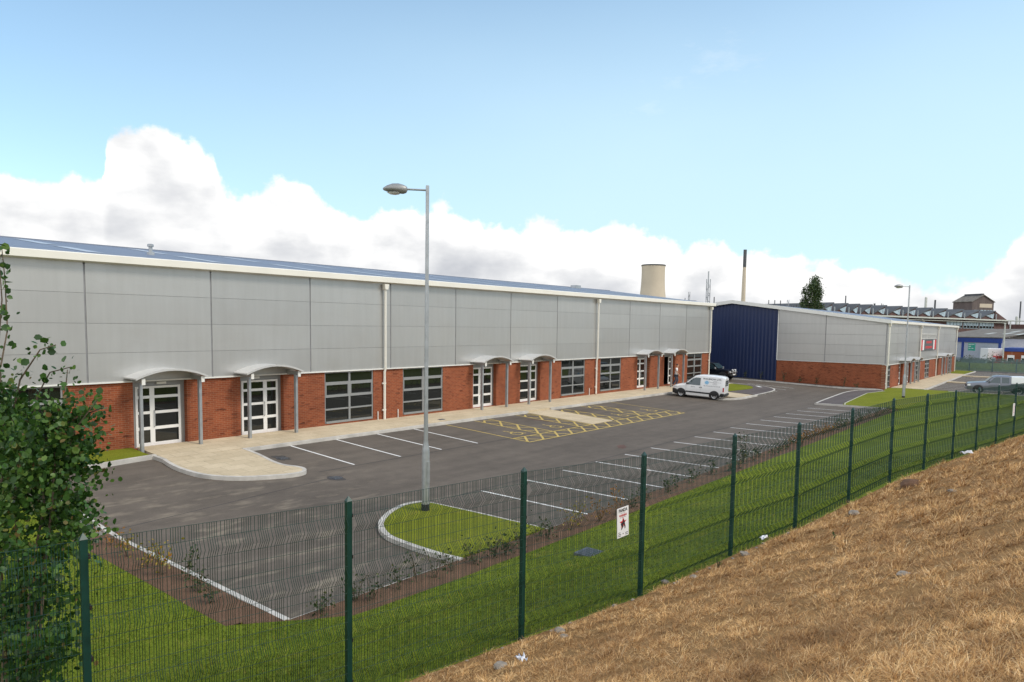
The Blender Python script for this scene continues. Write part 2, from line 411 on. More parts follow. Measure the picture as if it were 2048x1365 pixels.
structure(MB().add([(-2500, -2500, -.12), (2500, -2500, -.12), (2500, 2500, -.12), (-2500, 2500, -.12)], [(0, 1, 2, 3)]).build('ground', 'rough_ground'))
yr = [-40, -20, 0, 4, 8, 10.05, 12, VALY, 19, 21, 23, 24.3, YF, 34, 60, 90]
grid('car_park', [6.3]+list(range(8, 70, 2))+[70, 90, 118], yr[5:], lambda x, y: zg(y), 'asphalt', smooth=False)
grid('access_road', [70.3, 80, 118], [-60, -30, 0, 4, 8, 10.05], lambda x, y: zg(10.05), 'asphalt', smooth=False)

# lawn verge between car park and fence; left lawn beyond the entrance
def lawn_z(x, y): return land(x, y)+.012*mnoise.noise(Vector((x*.8, y*.8, 0)))
def lawn_clip(name, xs, ys, mat, keep):
    o = grid(name, xs, ys, lawn_z, mat)
    return o
xs1 = [5.45]+[i*.5 for i in range(11, 142)]+[70.3]
def verge_rows(x, n=14):
    y0, y1 = fence_y(x)-.25, 9.16+max(0, min(1.36, (7.05-x)*.92))
    return [y0+(y1-y0)*i/n for i in range(n+1)]
V = []; F = []; n = 14
for x in xs1:
    for y in verge_rows(x, n): V.append((x, y, lawn_z(x, y)))
for i in range(len(xs1)-1):
    for j in range(n): a = i*(n+1)+j; F.append((a, a+n+1, a+n+2, a+1))
me = fast_mesh('lawn', np.array(V), np.array(F), 'turf'); me.shade_smooth(); structure(link('lawn', me))
V = []; F = []; xs0 = [-30, -20, -14, -10]+[-8+i*.5 for i in range(0, 27)]+[5.45]; ny = 30
for x in xs0:
    y0 = fence_y(x)-.25
    for j in range(ny+1): y = y0+(26.33-y0)*(j/ny); V.append((x, y, lawn_z(x, y)))
for i in range(len(xs0)-1):
    for j in range(ny): a = i*(ny+1)+j; F.append((a, a+ny+1, a+ny+2, a+1))
me = fast_mesh('lawn', np.array(V), np.array(F), 'turf'); me.shade_smooth(); structure(link('lawn', me))
# dry bank the photograph is taken from
V = []; F = []; xs2 = [-30, -20, -12]+[-8+i*.25 for i in range(0, 160)]+[32.5+i for i in range(0, 60)]; ny = 40
def bank_z(x, y):
    return land(x, y)+.07*mnoise.noise(Vector((x*.55, y*.7, 3)))*sm(0, .8, -df(x, y))+.035*mnoise.noise(Vector((x*1.9, y*2.1, 9)))*sm(0, .5, -df(x, y))+.02
for x in xs2:
    y0 = fence_y(x)+.06
    for j in range(ny+1): y = y0-(j/ny)**1.2*16; V.append((x, y, bank_z(x, y) if j else land(x, y)-.03))
for i in range(len(xs2)-1):
    for j in range(ny): a = i*(ny+1)+j; F.append((a, a+1, a+ny+2, a+ny+1))
me = fast_mesh('dry_bank', np.array(V), np.array(F), 'dry_soil'); me.shade_smooth(); structure(link('dry_bank', me))

# planting beds behind the kerb
bed = grid('planting_bed', [i*.5 for i in range(14, 101)]+[50.7], [9.05, 9.3, 9.6, 9.9, 10.06], lambda x, y: .13+.03*mnoise.noise(Vector((x*2, y*3, 1))), 'bed_soil')
bed2 = grid('planting_bed', [5.45, 5.7, 6.0, 6.25], [10.56+i*.5 for i in range(0, 15)], lambda x, y: zg(y)+.065+.03*mnoise.noise(Vector((x*2, y*3, 1))), 'bed_soil')
slab('planting_bed', [(5.75, 10.44), (6.4, 9.86), (7.02, 9.26), (7.02, 10.07), (6.3, 10.07), (6.3, 10.6), (5.75, 10.6)], 'bed_soil', .13, .2, lambda y: 0.)

# buff pavement along the units, with its build-outs
yk = YK
slab('pavement', [(10.42, yk), (59.75, yk), (59.75, YF+.05), (10.42, YF+.05)], 'paving', .12)
bul = [(13.18, 24.0), (13.12, 22.9), (12.92, 21.6), (12.93, 20.9), (13.12, 20.45), (13.16, 20.1), (12.98, 19.82), (12.6, 19.75), (12.0, 19.93), (11.26, 20.28), (10.72, 20.8), (10.4, 21.45), (10.27, 22.45), (10.32, 23.4), (10.42, 24.03)]
bulc = curve(bul, 4)
slab('pavement', bulc, 'paving', .118)
slab('pavement', [(30.25, yk-.01), (30.2, 19.66), (32.25, 19.66), (32.45, yk-.01)], 'paving', .028)
endk = [(47.3, 20.6), (47.6, 19.95), (49.47, 19.3), (52.16, 19.35), (55.44, 19.5), (57.58, 19.7), (58.92, 20.08), (59.87, 20.7), (60.5, 21.5), (60.6, 22.67), (60.4, 23.8), (60.3, 26.0), (60.3, 34)]
endc = curve(endk, 4)
slab('footpath', [p for p in endc if p[0] > 52.4 or p[1] > 21]+[(59.75, 34), (59.75, yk-.01), (52.4, yk-.01)], 'tarmac_path', .112)
slab('pavement', [(49.9, yk-.01), (49.6, 21.5), (49.4, 19.42), (52.4, 19.42), (52.5, 21.6), (52.5, yk-.01)], 'paving', .117)
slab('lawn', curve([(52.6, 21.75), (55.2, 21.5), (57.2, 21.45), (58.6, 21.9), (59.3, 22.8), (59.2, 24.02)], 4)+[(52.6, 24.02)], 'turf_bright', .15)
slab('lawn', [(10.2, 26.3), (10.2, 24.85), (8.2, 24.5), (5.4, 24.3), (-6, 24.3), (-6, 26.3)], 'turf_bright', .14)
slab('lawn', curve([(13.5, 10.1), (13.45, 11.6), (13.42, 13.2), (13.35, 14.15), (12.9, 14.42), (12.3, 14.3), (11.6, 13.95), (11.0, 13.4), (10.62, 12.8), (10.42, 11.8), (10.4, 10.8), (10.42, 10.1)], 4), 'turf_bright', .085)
# pavement and lawns of the second block
slab('footpath', curve([(51.2, 14.45), (53.5, 14.72), (57.5, 15.05), (62.0, 15.4), (64.6, 15.25), (66.2, 14.6), (67.2, 13.75)], 4)+[(66, 13.2), (62.6, 13.8), (56.7, 13.3), (52.2, 12.9), (50.9, 12.6)], 'tarmac_path', .112)
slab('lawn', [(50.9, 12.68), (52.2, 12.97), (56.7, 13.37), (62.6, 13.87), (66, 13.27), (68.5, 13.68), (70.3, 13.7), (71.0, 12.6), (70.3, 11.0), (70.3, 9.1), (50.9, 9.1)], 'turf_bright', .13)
slab('pavement', [(71.1, 13.72), (71.2, 11.1), (102.9, 11.7), (103.6, 13.72)], 'paving', .12)
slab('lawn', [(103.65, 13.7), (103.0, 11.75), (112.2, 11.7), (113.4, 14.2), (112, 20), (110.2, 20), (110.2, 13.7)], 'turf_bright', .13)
for x0, x1 in ((84.6, 86.0), (98.6, 100.0)): slab('pavement', [(x0, 11.5), (x0-1, 7.0), (x1-1, 7.0), (x1, 11.5)], 'paving', .1)

# kerbs
k = MB()
ribbon(k, [(13.2, yk-.12), (30.25, yk-.12)], .13, .125); ribbon(k, [(32.4, yk-.12), (49.9, yk-.12)], .13, .125)
ribbon(k, bulc, .12, .127, side=-1 if False else 1)
ribbon(k, endc, .13, .125)
ribbon(k, curve([(10.38, 24.68), (9.4, 24.55), (8.23, 24.34), (6.3, 24.1)], 4), .13, .15, side=-1)
ribbon(k, [(10.38, 24.7), (10.42, 24.0)], .13, .127, side=-1)
ribbon(k, [(6.3, 24.1), (6.36, 20.5), (6.36, 17.04), (6.36, 10.1)], .11, .075, side=-1)
ribbon(k, [(6.36, 10.12), (10.35, 10.09)], .11, .05, side=-1)
isl = curve([(13.58, 10.0), (13.56, 12.4), (13.5, 13.7), (13.42, 14.28), (13.0, 14.5), (12.6, 14.47), (12.1, 14.28), (11.6, 13.98), (11.15, 13.62), (10.8, 13.2), (10.55, 12.75), (10.4, 12.3), (10.32, 11.5), (10.3, 10.6), (10.36, 10.0)], 4)
ribbon(k, [p for p in isl if p[0] > 13.4 and p[1] < 14.2], .07, .07); ribbon(k, [p for p in isl if not (p[0] > 13.4 and p[1] < 14.2)], .14, .10)
ribbon(k, [(13.52, 10.09), (50.8, 10.05)], .10, .05, side=-1)
ribbon(k, [(50.82, 14.55), (50.85, 10.0)], .14, .12)
ribbon(k, curve([(50.95, 14.52), (53.5, 14.8), (57.5, 15.13), (62.0, 15.47), (64.8, 15.3), (66.4, 14.6), (67.3, 13.8)], 4), .13, .125, side=-1)
ribbon(k, [(50.95, 12.62), (52.2, 12.92), (56.7, 13.32), (62.6, 13.82), (66, 13.22)], .06, .14, side=-1)
ribbon(k, [(65.2, 27.5), (66.6, 22.66), (67.5, 18.0), (68.05, 14.1), (67.3, 13.7)], .13, .12)
ribbon(k, [(65.2, 45), (65.2, 27.5)], .13, .12)
ribbon(k, [(70.9, 13.6), (71.1, 11.1), (72.5, 11.05), (103.0, 11.65), (112.2, 11.6)], .13, .125, side=-1)
ribbon(k, [(71.1, 12.2), (70.35, 11.0), (70.3, 9.0), (70.3, 2)], .13, .12, side=-1)
structure(k.build('kerb', 'kerb'))
slab('planting_bed', [(65.3, 40), (65.3, 27.5), (66.7, 22.7), (67.6, 18.0), (68.15, 14.2), (68.62, 14.0), (68.62, 40)], 'bed_soil', .1)

# ---------------------------------------------------------------- painted markings (thin sheets on the tarmac)
def line(mb, a, b, w, h=.005):
    a, b = Vector(a), Vector(b); d = (b-a).normalized(); q = Vector((-d.y, d.x))*w/2
    segs = 1
    for ybr in (VALY,):
        pass
    P = [a-q, a+q, b+q, b-q]
    mb.add([(p.x, p.y, zg(p.y)+h) for p in P], [(0, 1, 2, 3)])
S, U0, UR, WX = 2.163, 15.16, 15.578, 41.397
wl = MB()
for i in range(4): line(wl, (U0+S*i, YK-.14), (U0+S*i, 19.87), .085)
for i in range(4): line(wl, (U0+WX-.30+S*i+(.0), YK-.14), (U0+WX-.25+S*i, 19.75), .085)
for i in range(16): line(wl, (UR+S*i+.1, 14.2), (UR+S*i, 10.12), .085)
for x in (59.5,): line(wl, (59.95, 22.0), (59.35, 21.45), .30, .118)
for i in range(6): line(wl, (74.5+S*i, 11.0), (73.2+S*i, 7.0), .085); line(wl, (87.0+S*i, 11.2), (85.6+S*i, 7.2), .085); line(wl, (101.0+S*i, 11.3), (99.5+S*i, 7.4), .085)
structure(wl.build('white_bay_markings', 'white_line'))
yl = MB()
YA, YB, YC = YK-.16, 19.64, 18.66
def hatch(x0, x1, y0, y1, step, hgt):
    """criss-cross diagonals clipped to a rectangle"""
    for s, dz in ((1, 0.0), (-1, .0008)):
        c = -40
        while c < 60:
            # line y-y0 = s*(x-x0-c)
            pts = []
            for x in (x0, x1):
                y = y0+s*(x-x0-c)
                if y0 <= y <= y1: pts.append((x, y))
            for y in (y0, y1):
                x = x0+c+(y-y0)/s
                if x0 < x < x1: pts.append((x, y))
            if len(pts) >= 2 and (Vector(pts[0])-Vector(pts[1])).length > .15: line(yl, pts[0], pts[1], .11 if s > 0 else .085, hgt+dz)
            c += step
HL = [23.71, 25.75, 26.8, 29.08, 30.12, 32.52, 33.45, 35.4, 36.6, 38.92]
for j, x in enumerate(HL): line(yl, (x, YA), (x, YC if j in (0, 9) else YB), .085, .0075)
line(yl, (HL[0]-.04, YC), (HL[-1]+.04, YC), .085, .0085); line(yl, (HL[0], YB), (30.15, YB), .085, .0085); line(yl, (32.4, YB), (HL[-1], YB), .085, .0085)
for a, b in ((1, 2), (3, 4), (5, 6), (7, 8)): hatch(HL[a], HL[b], YB, YA-.25, 1.14, .0055)
hatch(HL[0], HL[-1], YC, YB, 1.14, .0055)
def wheelchair(cx, cy, s=1.0):
    """painted wheelchair user symbol, head towards the kerb"""
    def arc(x, y, r, a0, a1, w, n=14):
        for i in range(n):
            t0 = R(a0+(a1-a0)*i/n); t1 = R(a0+(a1-a0)*(i+1)/n)
            line(yl, (cx+s*(x+r*math.cos(t0)), cy+s*(y+r*math.sin(t0))), (cx+s*(x+r*math.cos(t1)), cy+s*(y+r*math.sin(t1))), w*s, .0062)
    def seg(a, b, w): line(yl, (cx+s*a[0], cy+s*a[1]), (cx+s*b[0], cy+s*b[1]), w*s, .0068)
    arc(-.06, .62, .05, 0, 360, .1, 8)
    seg((-.06, .50), (.0, .08), .10); seg((-.03, .30), (.22, .26), .08); seg((.0, .08), (.26, .05), .10); seg((.26, .05), (.40, -.32), .09); seg((.40, -.32), (.50, -.28), .08)
    arc(.0, -.12, .30, 95, 345, .08)
for cx in (24.85, 27.95, 34.5, 37.9): wheelchair(cx, 20.45, .95)
structure(yl.build('yellow_bay_markings', 'yellow_line'))

sm_ = MB()
line(sm_, (13.6, 19.74), (49.5, 19.70), .05, .002); line(sm_, (14.5, 14.33), (50.7, 14.36), .05, .002); line(sm_, (6.5, 17.9), (14, 18.9), .04, .002)
structure(sm_.build('tarmac_seam', 'wet_patch'))
# repairs, wet patches and covers
def patch(name, mat, cx, cy, rx, ry, h=.003, n=18, seed=0, rot=0):
    rr = random.Random(seed); P = []
    for i in range(n):
        t = 2*math.pi*i/n; q = rr.uniform(.7, 1.15); x = rx*q*math.cos(t); y = ry*q*math.sin(t)
        X = cx+x*math.cos(rot)-y*math.sin(rot); Y = cy+x*math.sin(rot)+y*math.cos(rot); P.append((X, Y, zg(Y)+h))
    c = (cx, cy, zg(cy)+h)
    return structure(MB().add(P+[c], [(i, (i+1) % n, n) for i in range(n)]).build(name, mat))
patch('wet_patch', 'wet_patch', 13.75, 22.3, .28, .5, seed=1)
patch('wet_patch', 'wet_patch', 13.5, 18.7, .26, .36, seed=2)
patch('rusty_patch', 'brown_patch', 25.9, 15.3, .55, .22, seed=3, rot=.5); patch('rusty_patch', 'brown_patch', 28.9, 21.9, .12, 1.2, seed=4, rot=.3)
def cover(name, label, cat, loc, w, d, rim, mat='iron', group=None):
    t = thing(name, label, cat, loc, group=group)
    MB().box(-w/2, w/2, -d/2, d/2, -.05, .012).build('frame', mat, t)
    m = MB()
    for i in range(6):
        y = -d/2+rim+(d-2*rim)*(i+.5)/6; m.box(-w/2+rim, w/2-rim, y-d*.045, y+d*.045, .0125, .02)
    m.build('grating', 'galv_dark' if mat == 'iron' else mat, t); return t
cover('manhole_cover', 'grey square manhole cover set in the lawn behind the white warning sign', 'manhole cover', (12.2, 7.9, lawn_z(12.2, 7.9)+.02), .5, .5, .05)
cover('drain_gully', 'dark gully grating in the tarmac inside the curved end of the buff pavement', 'drain', (13.75, 22.25, zg(22.25)+.004), .3, .34, .03)
cover('drain_gully', 'dark gully grating in the road just off the tip of the buff pavement', 'drain', (13.55, 18.75, zg(18.75)+.004), .3, .34, .03)
cover('stopcock_cover', 'small dark cover in the buff pavement near the tall lamp post', 'pavement cover', (24.1, 24.6, zg(24.6)+.122), .35, .2, .03)
# ---------------------------------------------------------------- kit for the two business units
def window_part(parent, w, z0, z1, x, y):
    """grey framed window, four rows by two, second row an opening light; origin at lower left of the opening"""
    h = z1-z0; m = MB(); d0, d1 = .03, .10
    m.box(0, .06, d0, d1, 0, h); m.box(w-.06, w, d0, d1, 0, h); m.box(.06, w-.06, d0, d1, h-.05, h); m.box(.06, w-.06, d0-.06, d1, 0, .09)
    m.box(w/2-.05, w/2+.05, d0-.008, d1, .09, h-.05)
    for q0, q1, dd in ((.745, .805, .012), (.505, .555, .012), (.255, .285, .002)):
        for a, b in ((.06, w/2-.05), (w/2+.05, w-.06)): m.box(a, b, d0-dd, d1, h*q0, h*q1)
    for a, b in ((.06, w/2-.05), (w/2+.05, w-.06)):      # sash of the opening light
        m.box(a, a+.05, d0-.012, d1, h*.555, h*.745); m.box(b-.05, b, d0-.012, d1, h*.555, h*.745)
    f = m.build('window', 'grey_metal', parent, loc=(x, y, z0))
    MB().box(.03, w-.03, .072, .082, .03, h-.02).build('pane', 'glass', f)
    return f
def leaf_mesh(w, h):
    m = MB(); st = .085
    m.box(0, st, 0, .05, 0, h); m.box(w-st, w, 0, .05, 0, h)
    for a, b in ((0, .13), (.285, .335), (.545, .59), (.80, .845), (.965, 1.0)):
        m.box(st, w-st, -.003, .047, (0 if a == 0 else a*h), b*h if a else .17)
    return m
def door_part(parent, x0, x1, z0, y, wide_right=True, opened=False):
    """recessed white double door with a narrow and a wide leaf, grey head panel"""
    W = x1-x0; g = .15 if W > 1.7 else .05; zt = z0+2.28; top = 3.05
    s = MB(); s.box(0, W, .02, .09, zt-z0+.001, top-z0-.02); s.box(0, g, .02, .09, 0, zt-z0); s.box(W-g, W, .02, .09, 0, zt-z0)
    d = s.build('door', 'grey_metal', parent, loc=(x0, y+.2, z0))
    w = W-2*g; n = w*.36; ws = (n, w-n) if wide_right else (w-n, n); q = g
    for i, wd in enumerate(ws):
        wide = wd == max(ws)
        if wide and opened:
            lf = leaf_mesh(wd, 2.27).build('door_leaf', 'white_frame', d, loc=(q, .05, 0)); lf.rotation_euler = (0, 0, R(88))
        else: lf = leaf_mesh(wd, 2.27).build('door_leaf', 'white_frame', d, loc=(q, 0, 0))
        if not (wide and opened):
            MB().box(q+.05, q+wd-.05, .02, .03, .08, 2.2).build('pane', 'glass', d)
        if wide and not opened:
            hx = q+.06 if wide_right else q+wd-.06
            MB().tube([(hx, -.01, .75), (hx, -.07, .78), (hx, -.07, 1.32), (hx, -.01, 1.35)], .018, 6).build('handle', 'galv', d, smooth=40)
        q += wd
    return d
def canopy_part(parent, cx, z0, y, hw=1.28, dep=1.02):
    """barrel canopy on two posts"""
    n = 14; rise = .30; ze = 3.2-z0; P = []
    for i in range(n+1):
        t = -1+2*i/n; P.append((hw*t, ze+rise*(1-t*t)))
    prof = P+[(a, b-.045) for a, b in reversed(P)]
    c = MB().prism(prof, 'y', -dep, -.02).build('canopy', 'canopy', parent, smooth=30, loc=(cx, y, z0))
    e = MB()
    for yy in (-dep-.03, ): e.prism([(a, b+.012) for a, b in P]+[(a, b-.065) for a, b in reversed(P)], 'y', yy, yy+.029)
    e.build('canopy_edge', 'canopy', c, smooth=30)
    pz = zg(y-.67)+.115-z0
    for sx in (-1.0, 1.12):
        m = MB(); m.box(sx-.05, sx+.05, -.75, -.73, pz, ze-.17); m.box(sx-.05, sx+.05, -.64, -.62, pz, ze-.17); m.box(sx-.03, sx-.01, -.73, -.64, pz, ze-.17)
        m.box(sx-.09, sx+.09, -.83, -.55, pz-.005, pz+.012)
        m.build('post', 'galv', c)
        MB().box(sx-.045, sx+.045, -.93, -.02, ze-.168, ze-.02).build('beam', 'grey_metal', c)
        MB().box(sx-.06, sx+.06, -.965, -.932, ze-.24, ze-.02).build('bracket', 'flash', c)
    MB().box(-1.15, 1.2, -.06, -.021, ze-.19, ze-.15).build('wall_plate', 'flash', c)
    return c
def downpipe_part(parent, x, y, ztop, zstep, z0, small=.058):
    m = MB(); m.prism([(-.13, ztop), (.13, ztop), (.09, ztop-.26), (-.09, ztop-.26)], 'y', y-.26, y-.055)
    m.tube([(0, y-.14, ztop-.25), (0, y-.14, zstep+.02), (0, y-.07, zstep-.16), (0, y-.07, z0)], .062, 8)
    p = m.build('downpipe', 'gutter', parent, smooth=40, loc=(x, 0, 0))
    b = MB()
    for z in (zstep-.75, z0+.45): b.box(-.11, .085, y-.09, y+.0, z, z+.07)
    b.build('bracket', 'gutter', p)
    return p
def cladding(parent, joints, zs, y, name='cladding', gap=.035, hg=.014, proud=.06):
    m = MB()
    for a, b in zip(joints[:-1], joints[1:]):
        for c, d in zip(zs[:-1], zs[1:]): m.box(a+gap, b-gap, y-proud, y-.012, c+hg, d-hg)
    return m.build(name, 'panel', parent)

# ---------------------------------------------------------------- long unit
B1 = thing('business_unit', 'long low business unit with grey cladding over red brick and a blue grey roof', 'building', (30, YF, 0), (0, R(-.22), 0))
B1in = bpy.data.objects.new('tmp', None)
class Shift:     # parts of the long unit are written in world metres, stored relative to its base
    pass
def wbuild(mb, name, mat, root, **kw):
    L = root.location; mb.v = [(a-L.x, b-L.y, c-L.z) for a, b, c in mb.v]; return mb.build(name, mat, root, **kw)
X0, X1, DEP = -14.0, 59.62, 22.0
ZP, ZE = 3.045, 7.17
WIN = [(-9.6, -6.9), (-4.9, -2.1), (5.35, 8.1), (18.45, 21.21), (23.08, 25.88), (36.65, 39.42), (41.37, 44.16), (55.13, 58.04)]
DOOR = [(-.05, 1.9, True, False), (10.31, 12.24, True, False), (14.42, 16.37, False, False), (28.24, 30.2, True, False), (32.42, 34.4, False, False), (46.58, 48.5, True, False), (50.91, 52.8, False, True)]
ops = sorted([(a, b, 'w') for a, b in WIN]+[(d[0], d[1], 'd') for d in DOOR])
w = MB(); x = X0
for a, b, t in ops:
    w.box(x, a, YF, YF+.3, -.1, ZP)
    if t == 'w': w.box(a, b, YF, YF+.3, -.1, .655)
    else: w.box(a, b, YF+.02, YF+.3, -.1, .56)
    x = b
w.box(x, X1, YF, YF+.3, -.1, ZP)
wbuild(w, 'wall', 'brick_x', B1)
wbuild(MB().box(X1-.3, X1, YF+.3, YF+DEP, -.1, 7.1).box(X0, X0+.3, YF+.3, YF+DEP, -.1, 7.1).box(X0+.3, X1-.3, YF+DEP-.3, YF+DEP, -.1, 7.1)
       .prism([(YF-.05, 7.1), (YF+DEP, 7.1), (YF+DEP/2, 8.55)], 'x', X1-.29, X1-.002).prism([(YF-.05, 7.1), (YF+DEP, 7.1), (YF+DEP/2, 8.55)], 'x', X0+.002, X0+.29), 'gable_wall', 'blue_clad', B1)
wbuild(MB().box(X0, X1, YF-.01, YF+.29, ZP+.001, 7.1), 'cladding_backing', 'panel_gap', B1)
JT = [X0, -9.4, -4.8, -.2, 4.35, 8.85, 13.25, 17.71, 22.26, 26.79, 31.42, 36.08, 40.98, 45.22, 49.91, 54.63, X1-.01]
ZJ = [ZP, 4.075, 5.105, 6.135, ZE]
m = MB()
for a, b in zip(JT[:-1], JT[1:]):
    for c, d in zip(ZJ[:-1], ZJ[1:]): m.box(a+.03, b-.03, YF-.03, YF-.012, c+.005, d-.005)
wbuild(m, 'cladding', 'panel', B1)
m = MB(); m.box(X0, X1+.01, YF-.10, YF-.005, ZP-.035, ZP+.012); 
wbuild(m, 'drip_flashing', 'flash', B1)
m = MB(); m.prism([(YF-.02, 7.10), (YF-.02, 7.16), (YF-.34, 7.20), (YF-.34, 7.43), (YF-.30, 7.46), (YF-.02, 7.46)], 'x', X0-.2, X1+.28)
wbuild(m, 'gutter', 'gutter', B1)
RZ0, RZ1 = 7.44, 8.84
m = MB(); m.prism([(YF-.22, RZ0), (YF+DEP/2, RZ1), (YF+DEP+.2, RZ0), (YF+DEP+.2, RZ0-.08), (YF+DEP/2, RZ1-.08), (YF-.22, RZ0-.08)], 'x', X0-.1, X1+.2)
wbuild(m, 'roof', 'roof_blue', B1)
m = MB()
sl = (RZ1-RZ0)/(DEP/2+.22)
def roofz(y): return RZ0+sl*(y-YF+.22)
for i in range(15):
    xx = -9+4.6*i
    for a, b in ((1.3, 4.9), (6.2, 9.8)):
        m = MB(); ya, yb = YF+a, YF+b
        m.add([(xx, ya, roofz(ya)+.012), (xx+.62, ya, roofz(ya)+.012), (xx+.62, yb, roofz(yb)+.012), (xx, yb, roofz(yb)+.012)], [(0, 1, 2, 3)])
        wbuild(m, 'rooflight', 'rooflight', B1)
m = MB().box(X0-.1, X1+.2, YF+DEP/2-.2, YF+DEP/2+.2, RZ1-.035, RZ1+.03); wbuild(m, 'ridge_cap', 'roof_blue', B1)
m = MB().box(12.64, 12.86, YF+3.94, YF+4.16, roofz(YF+4)-.1, roofz(YF+4)+.12).lathe([(.075, 0), (.075, .24), (.125, .24), (.125, .33), (.09, .35)], 12, (12.75, YF+4.05, roofz(YF+4)+.1)); wbuild(m, 'roof_vent', 'galv', B1, smooth=40)
m = MB().box(52.5, 53.3, YF+9.9, YF+10.5, 8.6, 8.98); wbuild(m, 'roof_vent', 'galv', B1)
for a, b in WIN: window_part(B1, b-a, .66, 3.0, a-30, 0)
for a, b, wr, op in DOOR:
    zt = zg(YF)+.12
    door_part(B1, a-30, b-30, zt, 0, wr, op)
    canopy_part(B1, (a+b)/2-30+.02, zt, 0)
for xx in (-9.0, 3.4, 21.82, 40.72, 59.35): downpipe_part(B1, xx-30, -.03, 7.12, ZP, zg(YF)+.12)
m = MB()
for xx in (21.45, 22.72, 39.95): m.tube([(xx, YF-.05, .5), (xx, YF-.05, .98)], .025, 6)
wbuild(m, 'stub_pipe', 'flash', B1)
for xx in (15.0, 11.2): wbuild(MB().box(xx, xx+.34, YF+.12, YF+.19, 2.88, 2.97), 'door_light', 'flash', B1)
wbuild(MB().add([(X0+.3, YF+.3, .55), (X1-.3, YF+.3, .55), (X1-.3, YF+DEP-.3, .55), (X0+.3, YF+DEP-.3, .55)], [(0, 1, 2, 3)]), 'inner_floor', 'interior', B1)
bpy.data.objects.remove(B1in)

# ---------------------------------------------------------------- second unit with the navy gable
BX, BY, BXE, BD = 68.62, 13.77, 110.1, 28.4
B2 = thing('business_unit', 'smaller business unit beyond the road with a navy blue and silver gable end', 'building', (BX, BY, 0))
def b2(mb, name, mat, **kw): return wbuild(mb, name, mat, B2, **kw)
Z2P, Z2E, Z2R = 2.27, 6.02, 7.92
W2 = [(69.0, 70.75), (83.0, 85.2), (88.2, 90.9), (105.4, 108.0)]; D2 = [(74.5, 76.3, True, False), (78.6, 80.4, False, False), (95.4, 97.2, True, False), (99.6, 101.4, False, False)]
ops = sorted([(a, b, 'w') for a, b in W2]+[(d[0], d[1], 'd') for d in D2]); w = MB(); x = BX
for a, b, t in ops:
    w.box(x, a, BY, BY+.3, -.1, Z2P)
    w.box(a, b, BY+(0 if t == 'w' else .02), BY+.3, -.1, .2 if t == 'w' else .12)
    x = b
w.box(x, BXE, BY, BY+.3, -.1, Z2P)
b2(w, 'wall', 'brick_x')
YB2 = 23.35
b2(MB().box(BX+.001, BX+.3, BY+.3, YB2, -.1, Z2P+.1), 'wall', 'brick_y')
def gable_poly(y0, y1, zb, off=0):
    def zt(y): return Z2E+(Z2R-Z2E)*min((y-BY)/(BD/2), (BY+BD-y)/(BD/2))+off
    P = [(y0, zb), (y1, zb), (y1, zt(y1))]
    if y0 < BY+BD/2 < y1: P.append((BY+BD/2, zt(BY+BD/2)))
    return P+[(y0, zt(y0))]
b2(MB().prism(gable_poly(YB2+.03, BY+BD, -.1), 'x', BX-.02, BX+.28), 'blue_cladding', 'blue_clad')
b2(MB().prism(gable_poly(BY+.02, YB2, Z2P+.1), 'x', BX+.03, BX+.25), 'cladding_backing', 'panel_gap')
m = MB(); yj = [BY+.05, 18.93, YB2-.05]; zj = [Z2P+.1, 3.05, 4.0, 4.95, 5.9, 9]
def zt_(y): return Z2E+(Z2R-Z2E)*(y-BY)/(BD/2)
for a, b in zip(yj[:-1], yj[1:]):
    for c, d in zip(zj[:-1], zj[1:]):
        lo = c+.007
        ta, tb = min(d-.012, zt_(a+.03)), min(d-.012, zt_(b-.03))
        if tb <= lo: continue
        if ta <= lo:
            ys = BY+(lo-Z2E)/(Z2R-Z2E)*(BD/2); P = [(ys, lo), (b-.03, lo), (b-.03, tb)]
            if tb < d-.02: pass
        else: P = [(a+.03, lo), (b-.03, lo), (b-.03, tb)]+([((BY+(d-.012-Z2E)/(Z2R-Z2E)*(BD/2)), d-.012)] if ta < tb == d-.012 else [])+[(a+.03, ta)]
        m.prism(P, 'x', BX-.008, BX+.028)
b2(m, 'gable_cladding', 'panel')
b2(MB().box(BX-.045, BX+.02, YB2-.05, YB2+.03, Z2P+.1, 7.3).box(BX-.06, BX+.02, BY, YB2, Z2P+.06, Z2P+.1), 'corner_trim', 'flash')
b2(MB().box(BX, BXE, BY-.005, BY+.29, Z2P+.001, Z2E), 'cladding_backing', 'panel_gap')
m = MB(); J2 = [BX, 73.0, 78.2, 83.9, 89.3, 94.9, 100, 105, BXE-.01]; Z2J = [Z2P, 3.22, 4.17, 5.12, Z2E]
for a, b in zip(J2[:-1], J2[1:]):
    for c, d in zip(Z2J[:-1], Z2J[1:]): m.box(a+.022, b-.022, BY-.035, BY-.007, c+.007, d-.007)
b2(m, 'cladding', 'panel')
b2(MB().box(BX, BXE, BY-.085, BY-.006, Z2P-.035, Z2P+.012), 'drip_flashing', 'flash')
b2(MB().prism([(BY-.02, 5.98), (BY-.3, 6.03), (BY-.3, 6.25), (BY-.02, 6.28)], 'x', BX-.25, BXE+.35), 'gutter', 'gutter')
m = MB(); m.prism([(BY-.2, 6.24), (BY+BD/2, 8.14), (BY+BD+.3, 6.24), (BY+BD+.3, 6.14), (BY+BD/2, 8.04), (BY-.2, 6.14)], 'x', BX-.3, BXE+.3)
b2(m, 'roof', 'roof_blue')
m = MB(); m.prism([(BY-.35, 6.30), (BY+BD/2, 8.24), (BY+BD+.35, 6.30), (BY+BD+.35, 5.98), (BY+BD/2, 7.90), (BY-.35, 5.98)], 'x', BX-.36, BX-.045)
b2(m, 'verge_trim', 'flash')
for a, b in W2: window_part(B2, b-a, .2, Z2P-.04, a-BX, 0)
